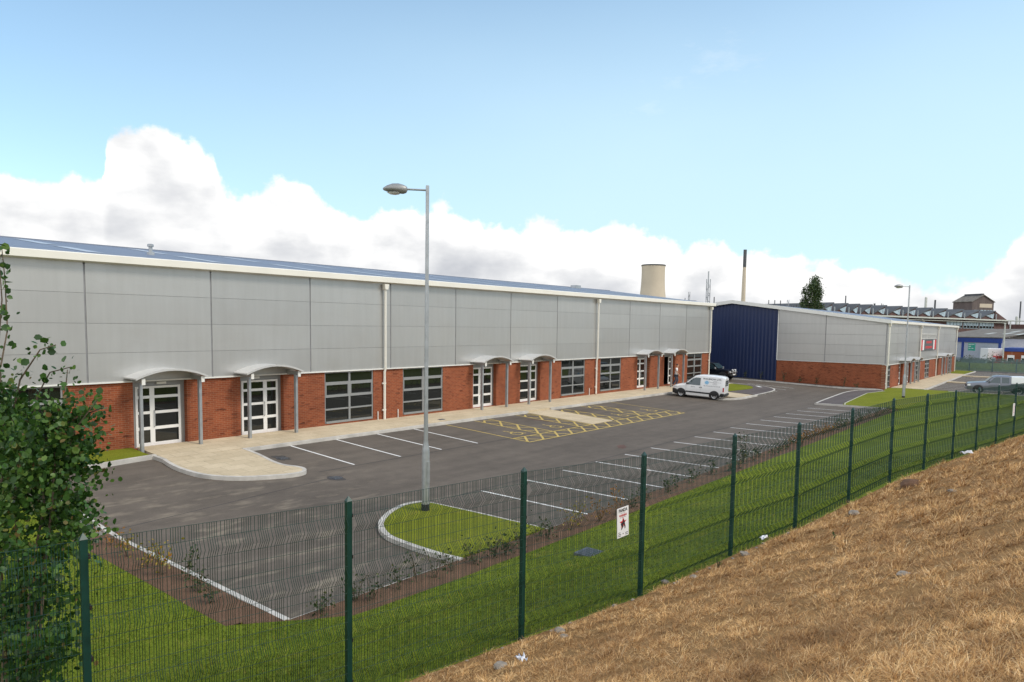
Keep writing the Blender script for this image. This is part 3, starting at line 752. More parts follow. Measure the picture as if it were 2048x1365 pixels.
for a, b, wr, op in D2:
    s = .86
    d = door_part(B2, a-BX, b-BX, .14, 0, wr, op); d.scale = (1, 1, .90)
    c = canopy_part(B2, (a+b)/2-BX, .14, 0); c.scale = (1, 1, .79)
for xx in (68.75, 83.9, 94.95, 109.9): downpipe_part(B2, xx-BX, -.03, 6.0, Z2P, .12)
sg = thing('unit_sign', 'dark banner sign with red and white ends high on the far silver unit', 'sign', (84.3, BY-.10, 3.3))
MB().box(0, 9.6, -.03, .03, 0, 1.22).build('board', 'dark_cap', sg)
for a, b, mt in ((.05, 1.0, 'ink_red'), (1.0, 1.9, 'sign_white'), (7.6, 8.4, 'sign_white'), (8.4, 9.5, 'ink_red')): MB().box(a, b, -.034, -.031, .06, 1.16).build('end_panel', mt, sg)
m = MB()
for z, a, b in ((.78, 3.2, 6.4), (.22, 2.8, 6.7)):
    xx = a
    while xx < b: m.box(xx, xx+.32, -.036, -.031, z, z+.26); xx += .42
m.build('lettering', 'ink_red', sg)
m = MB()
for i in range(12): m.box(.2+i*.8, .26+i*.8, -.03, .0, 1.25, 1.8)
m.box(0, 9.6, -.03, 0, 1.78, 1.84); m.box(0, 9.6, -.03, 0, 1.30, 1.34); m.build('lighting_frame', 'flash', sg)
# ---------------------------------------------------------------- mesh fence
FX = [-5.4, -2.85, -.3, 2.25, 4.73, 7.31, 9.82, 12.8, 15.55, 18.85, 22.3, 25.2, 28.05, 30.7, 33.25, 35.9, 38.6, 41.3, 44.1]
fence = thing('mesh_fence', 'green welded mesh fence with square posts between the lawn and the dry bank', 'fence', (FX[0], fence_y(FX[0]), .75))
L0 = fence.location
ZB, ZT = .75, 3.17
pm = MB()
pm.box(-.031, .031, -.031, .031, -.35, ZT-ZB-.05)
pm.add([(-.035, -.035, ZT-ZB-.05), (.035, -.035, ZT-ZB-.05), (.035, .035, ZT-ZB-.05), (-.035, .035, ZT-ZB-.05), (0, 0, ZT-ZB+.01)], [(0, 1, 4), (1, 2, 4), (2, 3, 4), (3, 0, 4), (3, 2, 1, 0)])
cm = []
for z in (.25, .74, 1.23, 1.72, 2.2): cm.append(MB().prism([(.0315, -.022), (.05, -.022), (.05, .046), (-.02, .046), (-.02, .0315), (.0315, .0315)], 'z', z-.02, z+.02))
folds = [.11, .36, .64, .90]           # V beams, as fractions from the top
HF = ZT-ZB-.10
prof = [(0, 0)]
for f in folds:
    c = HF*f; prof += [(c-.10, 0), (c, .085), (c+.10, 0)]
prof.append((HF, 0)); prof.sort()
ang = math.atan(-.11)
p0 = None
for i, x in enumerate(FX):
    jz = [0, .02, 0, 0, .0, .02, -.03, -.02, -.03, .05, .08, .06, .03, 0, -.03, -.05, -.05, -.05, -.05][i]
    loc = (x-L0.x, fence_y(x)-L0.y, jz)
    if p0 is None: p0 = pm.build('post', 'fence', fence, loc=loc); p0.rotation_euler = (0, 0, math.atan(-.15)); c0 = [q_.build('clip', 'clip', p0) for q_ in cm]; pcur = p0
    else: pcur = copy_part(p0, fence, loc); cc = [copy_part(q_, pcur) for q_ in c0] if i < 11 else None
    if i+1 < len(FX):
        x1 = FX[i+1]; jz1 = [0, .02, 0, 0, .0, .02, -.03, -.02, -.03, .05, .08, .06, .03, 0, -.03, -.05, -.05, -.05, -.05][i+1]
        Lp = math.hypot(x1-x, fence_y(x1)-fence_y(x)); far = i > 9
        xs = []; t = .05
        while t < Lp-.04:
            for q in ((0, .0225, .045, .0675, .09, .128) if i < 7 else (0, .0225, .045, .0675, .09)):
                if t+q < Lp-.04: xs.append(t+q)
            t += .166
        r = .0033 if i < 6 else .0029
        vs = []; fs = []; V = []; F = []
        tri = [(r, 0), (-r*.5, r*.87), (-r*.5, -r*.87)]
        np_ = len(prof); base = 0
        T = np.array(xs); A = np.array(tri); Pz = np.array(prof)
        VV = np.zeros((len(T), np_, 3, 3))
        VV[..., 0] = T[:, None, None]+A[None, None, :, 0]
        VV[..., 1] = -.045-Pz[None, :, 1, None]+A[None, None, :, 1]
        VV[..., 2] = ZT-ZB-.05-Pz[None, :, 0, None]+0*A[None, None, :, 0]
        VV[..., 2] += (T/Lp*(jz1-jz))[:, None, None]
        Vv = VV.reshape(-1, 3)
        idx = np.arange(len(T)*np_*3).reshape(len(T), np_, 3)
        F = []
        for k in range(3):
            k2 = (k+1) % 3
            F.append(np.stack([idx[:, :-1, k], idx[:, :-1, k2], idx[:, 1:, k2], idx[:, 1:, k]], -1).reshape(-1, 4))
        F = np.concatenate(F)
        hz = []
        zz = 0
        for f in folds: hz += [(HF*f-.10, 0), (HF*f+.10, 0)]
        hz += [(0, 0), (HF, 0)]+[(HF*q, 0) for q in ((.205, .265, .45, .54, .735, .815) if i < 7 else (.24, .5, .77))]
        hv = []; hf = []; o = len(Vv)
        for dz, dy in hz:
            b = o+len(hv)
            for (tx, ttx) in ((.03, 0), (Lp-.03, 1)):
                for k in range(4):
                    a = math.pi/2*k; hv.append((tx, -.052-dy+.0024*math.cos(a), ZT-ZB-.05-dz+.0024*math.sin(a)+ttx*(jz1-jz)))
            for k in range(4): hf.append((b+k, b+(k+1) % 4, b+4+(k+1) % 4, b+4+k))
        me = fast_mesh('mesh_panel', np.concatenate([Vv, np.array(hv)]), np.concatenate([F, np.array(hf)]), 'fence')
        o = link('mesh_panel', me, fence, loc); o.rotation_euler = (0, 0, math.atan2(fence_y(x1)-fence_y(x), x1-x))
def fence_sign(label, x0, w, z0, h, words):
    y0 = fence_y(x0)-.11*1.0
    t = thing('warning_sign', label, 'sign', (x0, fence_y(x0)-.165, z0), (0, R(-3) if words else 0, ang))
    MB().box(0, w, -.004, .004, 0, h).build('board', 'sign_white', t)
    def put(txt, size, mat, cx, cz, sx=1., bold=.0):
        me = text_mesh(txt, size, mat, 'lettering', 0, 'CENTER', bold, sx)
        o = link('lettering', me, t, (cx, -.0062, cz)); o.rotation_euler = (R(90), 0, 0); return o
    if words:
        put('PANDA', .075, 'ink_black', w/2, h*.855, .85, .002); put('SECURITY SERVICES', .016, 'ink_black', w/2, h*.80, .9)
        put('WARNING', .048, 'ink_red', w/2, h*.70, .82, .0015); put('GUARD DOGS ON PATROL', .016, 'ink_black', w/2, h*.655, .75)
        m = MB(); P = []; cx, cz = w*.5, h*.48
        for k in range(10):
            r = (.092 if k % 2 == 0 else .036); a = math.pi/2+k*math.pi/5; P.append((cx+r*math.cos(a), cz+r*math.sin(a)))
        m.prism(P, 'y', -.0062, -.0042); m.build('emblem', 'ink_red', t)
        dog = [(.30, .44), (.36, .50), (.46, .50), (.50, .55), (.54, .62), (.60, .55), (.63, .50), (.66, .42), (.70, .34), (.68, .27), (.64, .26), (.62, .36), (.56, .43), (.50, .42), (.53, .35), (.44, .30), (.38, .26), (.33, .25), (.36, .32), (.42, .36), (.36, .38)]
        MB().prism([(a*w, b*h) for a, b in dog], 'y', -.0082, -.0063).build('emblem', 'ink_black', t)
        m = MB()
        for a, b, c, d in ((.08, .26, .16, .18), (.08, .30, .10, .125), (.08, .30, .045, .07), (.70, .92, .10, .125), (.70, .92, .045, .07)):
            q = a
            while q < b: m.box(q*w, (q+.035)*w, -.0055, -.0042, c*h, d*h); q += .048
        m.build('small_print', 'ink_black', t)
    else:
        m = MB()
        for i in range(5): m.box(w*.4, w*.62, -.0055, -.0042, h*(.25+.12*i), h*(.31+.12*i))
        m.build('small_print', 'ink_red', t)
    for zz in (.05, h-.05):
        MB().tube([(w*.5, -.008, zz), (w*.5, .08, zz)], .01, 6).build('fixing', 'clip', t)
    return t
fence_sign('white warning sign with a black dog on a red star, wired to the near fence', 9.02, .285, 1.90, .465, True)
fence_sign('small narrow white notice wired to the far end of the mesh fence', 34.75, .34, 1.80, .52, False)

# ---------------------------------------------------------------- street lamps
def make_lamp(label, loc):
    t = thing('street_lamp', label, 'street lamp', loc, group='street lamps of the business park')
    MB().lathe([(.105, -.1), (.105, 1.62), (.10, 1.66), (.062, 1.86), (.062, 1.9)], 16).build('base_sleeve', 'galv', t, smooth=35)
    MB().lathe([(.112, .0), (.112, .17), (.106, .175)], 16).build('base_band', 'black_plastic', t, smooth=35)
    MB().box(-.045, .045, -.118, -.09, .75, 1.35).build('access_door', 'galv', t)
    MB().lathe([(.058, 1.9), (.05, 5.5), (.047, 8.62), (.046, 8.66)], 14).build('column', 'galv', t, smooth=35)
    a = RGT*-1.0
    arm = MB(); arm.tube([Vector((0, 0, 8.54)), a*.62+Vector((0, 0, 8.56))], .026, 8); arm.build('arm', 'galv', t, smooth=40)
    return t
def lantern(t):
    a = RGT*-1.0; side = FWD
    n = 14; secs = [(.53, .05, .05, .05), (.56, .085, .08, .10), (.64, .12, .115, .125), (.76, .15, .145, .115), (.92, .16, .14, .09), (1.06, .13, .09, .07), (1.15, .07, .035, .04), (1.175, .01, .0, .01)]
    vs = []; fs = []
    for d, w, up, dn in secs:
        for k in range(n):
            q = 2*math.pi*k/n; c, s_ = math.cos(q), math.sin(q)
            p = a*d+side*(w*c)+Vector((0, 0, 8.56+(up if s_ > 0 else dn)*s_)); vs.append(p)
    for i in range(len(secs)-1):
        for k in range(n): k2 = (k+1) % n; fs.append((i*n+k, i*n+k2, (i+1)*n+k2, (i+1)*n+k))
    fs += [tuple(range(n-1, -1, -1)), tuple((len(secs)-1)*n+k for k in range(n))]
    lt = MB().add(vs, fs).build('lantern', 'grey_metal', t, smooth=50)
    vs = []; fs = []; secs = [(.70, .02, .0), (.75, .10, .05), (.86, .13, .065), (.98, .11, .05), (1.07, .02, .0)]
    for d, w, dn in secs:
        for k in range(9):
            q = math.pi+math.pi*k/8; vs.append(a*d+side*(w*math.cos(q))+Vector((0, 0, 8.475+dn*math.sin(q)-.005)))
    for i in range(len(secs)-1):
        for k in range(8): fs.append((i*9+k, i*9+k+1, (i+1)*9+k+1, (i+1)*9+k))
    MB().add(vs, fs).build('lens', 'lamp_glass', lt, smooth=60)
lp = make_lamp('tall grey lamp post standing on the rounded grass island inside the fence', (12.71, 13.56, zg(13.56)+.09)); lantern(lp)
l2 = copy_tree(lp); l2.location = (60.1, 10.7, .14); l2['label'] = 'distant grey lamp post on the lawn in front of the far silver unit'

# ---------------------------------------------------------------- vehicles (x forward, y left)
def ring_body(st):
    """st: list of (x, [(halfwidth, z), ...]) from sill to roof centre; mirrored and lofted"""
    vs = []; fs = []; n = None
    for x, half in st:
        row = [(x, w, z) for w, z in half]+[(x, -w, z) for w, z in reversed(half)]
        n = len(row); vs += row
    for i in range(len(st)-1):
        for k in range(n): k2 = (k+1) % n; fs += [(i*n+k, i*n+k2, (i+1)*n+k2), (i*n+k, (i+1)*n+k2, (i+1)*n+k)] if k < n//2 else [(i*n+k, i*n+k2, (i+1)*n+k), (i*n+k2, (i+1)*n+k2, (i+1)*n+k)]
    fs += [tuple(range(n)), tuple((len(st)-1)*n+k for k in range(n-1, -1, -1))]
    return MB().add(vs, fs)
from mathutils.bvhtree import BVHTree
BVH = {}
def side_at(st, x, z):
    """half width of the body at a point of its flank"""
    if id(st) not in BVH:
        mb = ring_body(st); BVH[id(st)] = BVHTree.FromPolygons([Vector(v) for v in mb.v], mb.f)
    for dz in (0, -.03, .03, -.07, .07, -.12, .12):
        h = BVH[id(st)].ray_cast(Vector((x, 3, z+dz)), Vector((0, -1, 0)), 3)
        if h[0] is not None and h[0].y > .2: return h[0].y
    return .6
def side_poly(st, poly, off, sgn, thick=.01):
    """trim or glazing of the given outline laid on the flank"""
    bm = bmesh.new(); bm.faces.new([bm.verts.new((x, 0, z)) for x, z in poly])
    xs_ = [p[0] for p in poly]; zs_ = [p[1] for p in poly]
    for ax, lo, hi, st_ in ((0, min(xs_), max(xs_), .1), (2, min(zs_), max(zs_), .07)):
        c = lo+st_
        while c < hi-.01:
            co_ = Vector((0, 0, 0)); co_[ax] = c; no_ = Vector((0, 0, 0)); no_[ax] = 1
            bmesh.ops.bisect_plane(bm, geom=bm.verts[:]+bm.edges[:]+bm.faces[:], plane_co=co_, plane_no=no_); c += st_
    for v in bm.verts: v.co.y = sgn*(side_at(st, v.co.x, v.co.z)+off)
    r = bmesh.ops.extrude_face_region(bm, geom=bm.faces[:])
    for v in r['geom']:
        if isinstance(v, bmesh.types.BMVert): v.co.y -= sgn*(thick+off)
    bm.verts.index_update(); m = MB(); m.v = [tuple(v.co) for v in bm.verts]; m.f = [tuple(v.index for v in f.verts) for f in bm.faces]; bm.free(); return m
def wheel(root, x, y, r, w, rim='alloy'):
    s = 1 if y > 0 else -1
    prof = [(r*.62, -w/2), (r*.95, -w/2), (r, -w*.35), (r, w*.35), (r*.95, w/2), (r*.62, w/2)]
    m = MB().lathe(prof, 22, caps=False); m.v = [(a, c, b) for a, b, c in m.v]
    t = m.build('wheel', 'rubber', root, smooth=40, loc=(x, y, r))
    m = MB().lathe([(r*.63, .0), (r*.63, w*.42), (r*.56, w*.40), (r*.5, w*.30), (r*.2, w*.34), (r*.15, w*.40)], 18); m.v = [(a, s*c, b) for a, b, c in m.v]
    m.build('rim', rim, t, smooth=30)
    m = MB().lathe([(r*.16, w*.3), (r*.16, w*.43), (r*.1, w*.44)], 12); m.v = [(a, s*c, b) for a, b, c in m.v]
    for k in range(8):
        a = 2*math.pi*k/8; cx, cz = r*.42*math.cos(a), r*.42*math.sin(a)
        m.box(cx-r*.05, cx+r*.05, s*w*.36-.006, s*w*.36+.006, cz-r*.05, cz+r*.05)
    m.build('hub_cap', 'black_plastic', t)
def arch(root, st, x, r, sgn, mat='black_plastic', off=.006, zc=None):
    zc = zc or r; P = [(x+1.22*r*math.cos(R(a)), zc+1.22*r*math.sin(R(a))) for a in range(-20, 201, 10)]
    P = [(a, max(b, .20)) for a, b in P]
    side_poly(st, P, off, sgn, .05).build('wheel_arch', mat, root)

def half(wb, zb, wm, zm, wl, zl, wr, zr, zc): return [(wb, zb), (wm, zm), (wl, zl), (wr, zr), (wr*.72, zc)]
VAN = [(1.90, half(.44, .36, .52, .44, .52, .60, .46, .66, .67)),
       (1.86, half(.60, .26, .66, .44, .66, .66, .58, .73, .75)),
       (1.68, half(.70, .21, .76, .44, .75, .76, .66, .83, .86)),
       (1.30, half(.74, .20, .79, .45, .785, .84, .70, .92, .95)),
       (.98, half(.745, .20, .79, .45, .785, .89, .70, .985, 1.02)),
       (.55, half(.745, .20, .79, .45, .785, .93, .64, 1.38, 1.42)),
       (.28, half(.745, .20, .79, .45, .785, .94, .63, 1.56, 1.62)),
       (-.1, half(.745, .20, .79, .45, .785, .95, .655, 1.63, 1.70)),
       (-.9, half(.745, .20, .79, .45, .785, .95, .675, 1.64, 1.72)),
       (-1.6, half(.74, .22, .785, .45, .78, .95, .675, 1.62, 1.69)),
       (-1.78, half(.73, .26, .775, .46, .77, .95, .66, 1.58, 1.64)),
       (-1.86, half(.70, .30, .755, .48, .75, .95, .63, 1.52, 1.57))]
van = thing('parked_van', 'small white delivery van with black lettering parked in a bay by the pavement', 'van', (47.5, 21.62, zg(21.6)+.005), (0, -.040, R(102)))
ring_body(VAN).build('body', 'white_paint', van, smooth=32)
for sx in (1, -1):
    side_poly(VAN, [(1.86, .27), (1.86, .60), (1.58, .58), (1.36, .40), (1.36, .22), (1.6, .205)], .012, sx, .06).build('bumper', 'black_plastic', van)
    side_poly(VAN, [(-1.855, .30), (-1.855, .50), (-1.62, .50), (-1.5, .26), (-1.7, .24)], .012, sx, .06).build('bumper', 'black_plastic', van)
    side_poly(VAN, [(.86, .40), (.86, .50), (-.92, .48), (-.92, .37)], .014, sx, .03).build('side_strip', 'black_plastic', van)
    g = side_poly(VAN, [(.90, .955), (.42, 1.42), (.20, 1.49), (-.14, 1.50), (-.15, .95)], .006, sx).build('side_window', 'car_glass', van)
    for x in (1.20, -1.17): wheel(van, x, sx*.70, .295, .18)
    for x in (1.20, -1.17): arch(van, VAN, x, .295, sx)
    MB().box(.72, .84, sx*.80, sx*.93, .97, 1.10).build('mirror', 'black_plastic', van, bevel=.02)
    side_poly(VAN, [(1.885, .60), (1.86, .72), (1.66, .80), (1.50, .77), (1.64, .64)], .010, sx, .03).build('headlight', 'lamp_glass', van)
    side_poly(VAN, [(-1.83, .62), (-1.83, .92), (-1.74, .92), (-1.74, .62)], .010, sx, .03).build('tail_light', 'red_lens', van)
    side_poly(VAN, [(-.17, .52), (-.17, 1.56), (-.178, 1.56), (-.178, .52)], .003, sx, .004).build('door_seam', 'panel_gap', van)
    side_poly(VAN, [(.86, .52), (.86, .93), (.852, .93), (.852, .52)], .003, sx, .004).build('door_seam', 'panel_gap', van)
    side_poly(VAN, [(-.08, .80), (-.08, .84), (-.16, .84), (-.16, .80)], .016, sx, .02).build('door_handle', 'black_plastic', van)
    side_poly(VAN, [(-.20, .78), (-.20, .86), (-.26, .86), (-.26, .78)], .008, sx, .02).build('fuel_cap', 'black_plastic', van)
MB().add([(1.0, -.66, 1.0), (1.0, .66, 1.0), (.54, .60, 1.395), (.31, .57, 1.575), (.31, -.57, 1.575), (.54, -.60, 1.395)], [(0, 1, 2, 5), (5, 2, 3, 4)]).build('windscreen', 'car_glass', van, loc=(.015, 0, .035))
MB().box(1.88, 1.915, -.42, .42, .30, .56).build('grille', 'black_plastic', van); MB().box(-1.875, -1.855, -.5, .5, 1.02, 1.42).build('rear_window', 'car_glass', van)
MB().box(-1.93, -1.84, -.70, .70, .28, .48).build('rear_bumper', 'black_plastic', van, bevel=.03)
MB().box(1.916, 1.925, -.25, .25, .40, .49).build('number_plate', 'sign_white', van)
def van_text(txt, size, x, z, mat='ink_black', bold=.0, sgn=1, sx=1.):
    me = text_mesh(txt, size, mat, 'lettering', 0, 'CENTER', bold, sx)
    for v in me.vertices:
        lx = x-v.co.x*sgn*1.0; lz = z+v.co.y
        v.co = (lx, sgn*(side_at(VAN, lx, lz)+.010), lz)
    return link('lettering', me, van)
for sg_ in (1, -1):
    van_text('W.H.SNOW LTD.', .175, -.97, 1.40, 'ink_black', .003, sg_, .98)
    for tx, zz, s in (('Plumbing', 1.30, .07), ('Heating, Mechanical & Electrical', 1.225, .066), ('Services', 1.15, .066), ('Contractors', 1.08, .066)): van_text(tx, s, -1.18, zz, 'ink_black', 0, sg_)
    van_text('Tel: 0191 227 2077  Fax: 0191 227', .088, -.97, .93, 'ink_black', .001, sg_, .95)
    van_text('SERVICES', .075, .36, .80, 'ink_black', 0, sg_)
    side_poly(VAN, [(-.45, 1.07), (-.45, 1.33), (-.74, 1.33), (-.74, 1.07)], .004, sg_, .004).build('emblem', 'ink_blue', van)
    for cx_, cz_ in ((-.48, 1.10), (-.48, 1.30), (-.71, 1.10), (-.71, 1.30)):
        side_poly(VAN, [(cx_+.03, cz_-.03), (cx_+.03, cz_+.03), (cx_-.03, cz_+.03), (cx_-.03, cz_-.03)], .008, sg_, .004).build('emblem', 'sign_white', van)

PK = [(2.25, half(.55, .42, .66, .52, .66, .72, .60, .80, .82)), (2.18, half(.66, .34, .74, .52, .73, .80, .68, .87, .90)), (1.9, half(.74, .32, .80, .52, .785, .86, .74, .94, .97)),
      (1.0, half(.76, .32, .80, .52, .79, .92, .74, 1.0, 1.05)), (.82, half(.76, .32, .80, .52, .79, .94, .72, 1.05, 1.08)), (.38, half(.76, .32, .80, .52, .79, .97, .62, 1.48, 1.53)),
      (.1, half(.76, .32, .80, .52, .79, .98, .61, 1.56, 1.62)), (-.75, half(.76, .32, .80, .52, .79, .98, .62, 1.55, 1.62)), (-.86, half(.76, .32, .80, .52, .79, .98, .63, 1.50, 1.56))]
pk = thing('pickup_truck', 'silver grey double cab pickup with a white load cover driving beyond the fence', 'pickup truck', (71.75, 5.75, zg(10.05)+.01), (0, 0, R(101)))
ring_body(PK).build('body', 'silver_paint', pk, smooth=32)
MB().box(-2.30, -.88, -.79, .79, .36, .98).build('load_bed', 'silver_paint', pk, bevel=.03)
TOP = [(-.88, half(.77, .985, .77, 1.0, .76, 1.1, .66, 1.52, 1.57)), (-1.6, half(.77, .985, .77, 1.0, .76, 1.1, .66, 1.54, 1.60)), (-2.15, half(.77, .985, .77, 1.0, .76, 1.1, .66, 1.50, 1.56)), (-2.33, half(.76, .985, .76, 1.0, .75, 1.1, .62, 1.44, 1.48))]
ring_body(TOP).build('load_cover', 'white_paint', pk, smooth=32)
PW = PK
for sx in (1, -1):
    side_poly(PK, [(.66, .99), (.34, 1.40), (.18, 1.47), (-.12, 1.48), (-.12, .985)], .006, sx).build('side_window', 'car_glass', pk)
    side_poly(PK, [(-.22, .99), (-.22, 1.48), (-.74, 1.46), (-.74, .99)], .006, sx).build('side_window', 'car_glass', pk)
    for x in (1.42, -1.42): wheel(pk, x, sx*.72, .35, .21)
    arch(pk, PK, 1.42, .37, sx, 'silver_paint', .03, .36); side_poly(PK, [(1.42+.40*math.cos(R(a)), max(.24, .36+.40*math.sin(R(a)))) for a in range(-10, 191, 10)], .034, sx, .05).build('wheel_arch', 'black_plastic', pk)
    m = MB(); m.prism([(-1.42+.43*math.cos(R(a)), max(.24, .36+.43*math.sin(R(a)))) for a in range(-10, 191, 10)], 'y', sx*.74, sx*.80); m.build('wheel_arch', 'black_plastic', pk)
    MB().box(.60, .74, sx*.83, sx*1.0, 1.02, 1.2).build('mirror', 'silver_paint', pk, bevel=.03)
    side_poly(PK, [(2.22, .66), (2.22, .80), (1.98, .84), (1.98, .68)], .008, sx, .03).build('headlight', 'lamp_glass', pk)
    side_poly(PK, [(-.16, .40), (-.16, .98), (-.17, .98), (-.17, .40)], .003, sx, .004).build('door_seam', 'panel_gap', pk)
    side_poly(PK, [(-.02, .84), (-.02, .88), (-.12, .88), (-.12, .84)], .018, sx, .02).build('door_handle', 'alloy', pk)
    MB().box(-.8, 1.0, sx*.78, sx*.84, .30, .34).build('side_step', 'galv', pk)
MB().add([(.84, -.70, 1.06), (.84, .70, 1.06), (.38, .59, 1.485), (.38, -.59, 1.485)], [(0, 1, 2, 3)]).build('windscreen', 'car_glass', pk, loc=(.012, 0, .03))
MB().box(2.2, 2.34, -.72, .72, .36, .58).build('front_bumper', 'silver_paint', pk, bevel=.03); MB().box(2.24, 2.262, -.5, .5, .60, .80).build('grille', 'black_plastic', pk)
MB().box(-2.40, -2.28, -.72, .72, .38, .52).build('rear_bumper', 'galv', pk, bevel=.02)

BK = [(2.0, half(.5, .52, .64, .62, .64, .80, .58, .92, .95)), (1.9, half(.64, .46, .76, .62, .75, .92, .70, 1.0, 1.03)), (1.1, half(.76, .42, .82, .62, .80, .98, .74, 1.07, 1.11)), (.78, half(.76, .42, .82, .62, .80, 1.0, .73, 1.1, 1.14)),
      (.35, half(.76, .42, .82, .62, .80, 1.04, .66, 1.56, 1.60)), (.1, half(.76, .42, .82, .62, .80, 1.05, .66, 1.66, 1.70)), (-1.5, half(.76, .42, .82, .62, .80, 1.05, .68, 1.68, 1.73)), (-1.85, half(.76, .46, .80, .62, .78, 1.05, .66, 1.62, 1.66))]
bk = thing('off_road_car', 'black off road car with a chrome bull bar nosing out behind the brick corner', 'car', (62.95, 27.45, zg(27)+.01), (0, 0, R(-90)))
ring_body(BK).build('body', 'black_paint', bk, smooth=32)
for sx in (1, -1):
    side_poly(BK, [(.64, 1.06), (.32, 1.50), (.14, 1.58), (-.32, 1.59), (-.32, 1.06)], .006, sx).build('side_window', 'car_glass', bk)
    side_poly(BK, [(-.42, 1.06), (-.42, 1.59), (-1.6, 1.57), (-1.6, 1.06)], .006, sx).build('side_window', 'car_glass', bk)
    for x in (1.35, -1.2): wheel(bk, x, sx*.74, .36, .22, 'galv_dark')
    arch(bk, BK, 1.35, .37, sx, 'black_plastic', .04, .40); arch(bk, BK, -1.2, .37, sx, 'black_plastic', .04, .40)
    MB().box(.60, .74, sx*.85, sx*1.0, 1.08, 1.26).build('mirror', 'alloy', bk, bevel=.03)
    MB().box(1.94, 2.02, sx*.42, sx*.66, .76, .93).build('headlight', 'lamp_glass', bk, bevel=.02)
MB().add([(.82, -.70, 1.13), (.82, .70, 1.13), (.34, .63, 1.57), (.34, -.63, 1.57)], [(0, 1, 2, 3)]).build('windscreen', 'car_glass', bk, loc=(.012, 0, .03))
m = MB()
for yy in (-.32, .32): m.tube([(2.05, yy, .5), (2.16, yy, .7), (2.16, yy, 1.0), (2.06, yy, 1.1)], .03, 8)
m.tube([(2.15, -.7, .82), (2.2, -.3, .86), (2.2, .3, .86), (2.15, .7, .82)], .03, 8); m.tube([(2.08, -.5, 1.05), (2.1, .5, 1.05)], .028, 8)
m.build('bull_bar', 'alloy', bk, smooth=50)
MB().box(1.98, 2.14, -.74, .74, .46, .64).build('front_bumper', 'black_plastic', bk, bevel=.03); MB().box(2.15, 2.165, -.26, .26, .56, .67).build('number_plate', 'sign_white', bk)
for sx in (1, -1): 
    m = MB().lathe([(.0, 0), (.09, .01), (.1, .05), (.06, .1)], 12, (0, 0, 0)); m.v = [(2.2-c, sx*.3+a, 1.0+b) for a, b, c in m.v]; m.build('spot_lamp', 'lamp_glass', bk)
# ---------------------------------------------------------------- people (skinned skeletons)
def skin_body(name, joints, bones, mat, parent=None, loc=None, sub=1):
    """joints: {name: (pos, radius)}; grown into one continuous surface"""
    me = bpy.data.meshes.new(name); keys = list(joints)
    me.from_pydata([joints[k_][0] for k_ in keys], [(keys.index(a), keys.index(b)) for a, b in bones], []); me.update()
    o = bpy.data.objects.new(name, me); COL.objects.link(o)
    sk = o.modifiers.new('skin', 'SKIN'); sk.use_smooth_shade = True
    o.modifiers.new('sub', 'SUBSURF').levels = sub; o.modifiers['sub'].render_levels = sub
    for i, k_ in enumerate(keys):
        r = joints[k_][1]; me.skin_vertices[0].data[i].radius = r if isinstance(r, tuple) else (r, r); me.skin_vertices[0].data[i].use_root = i == 0
    bpy.context.view_layer.update()
    nm = bpy.data.meshes.new_from_object(o.evaluated_get(bpy.context.evaluated_depsgraph_get()))
    bpy.data.objects.remove(o); nm.name = name; nm.materials.clear(); nm.materials.append(M[mat]); nm.shade_smooth()
    return link(name, nm, parent, loc)
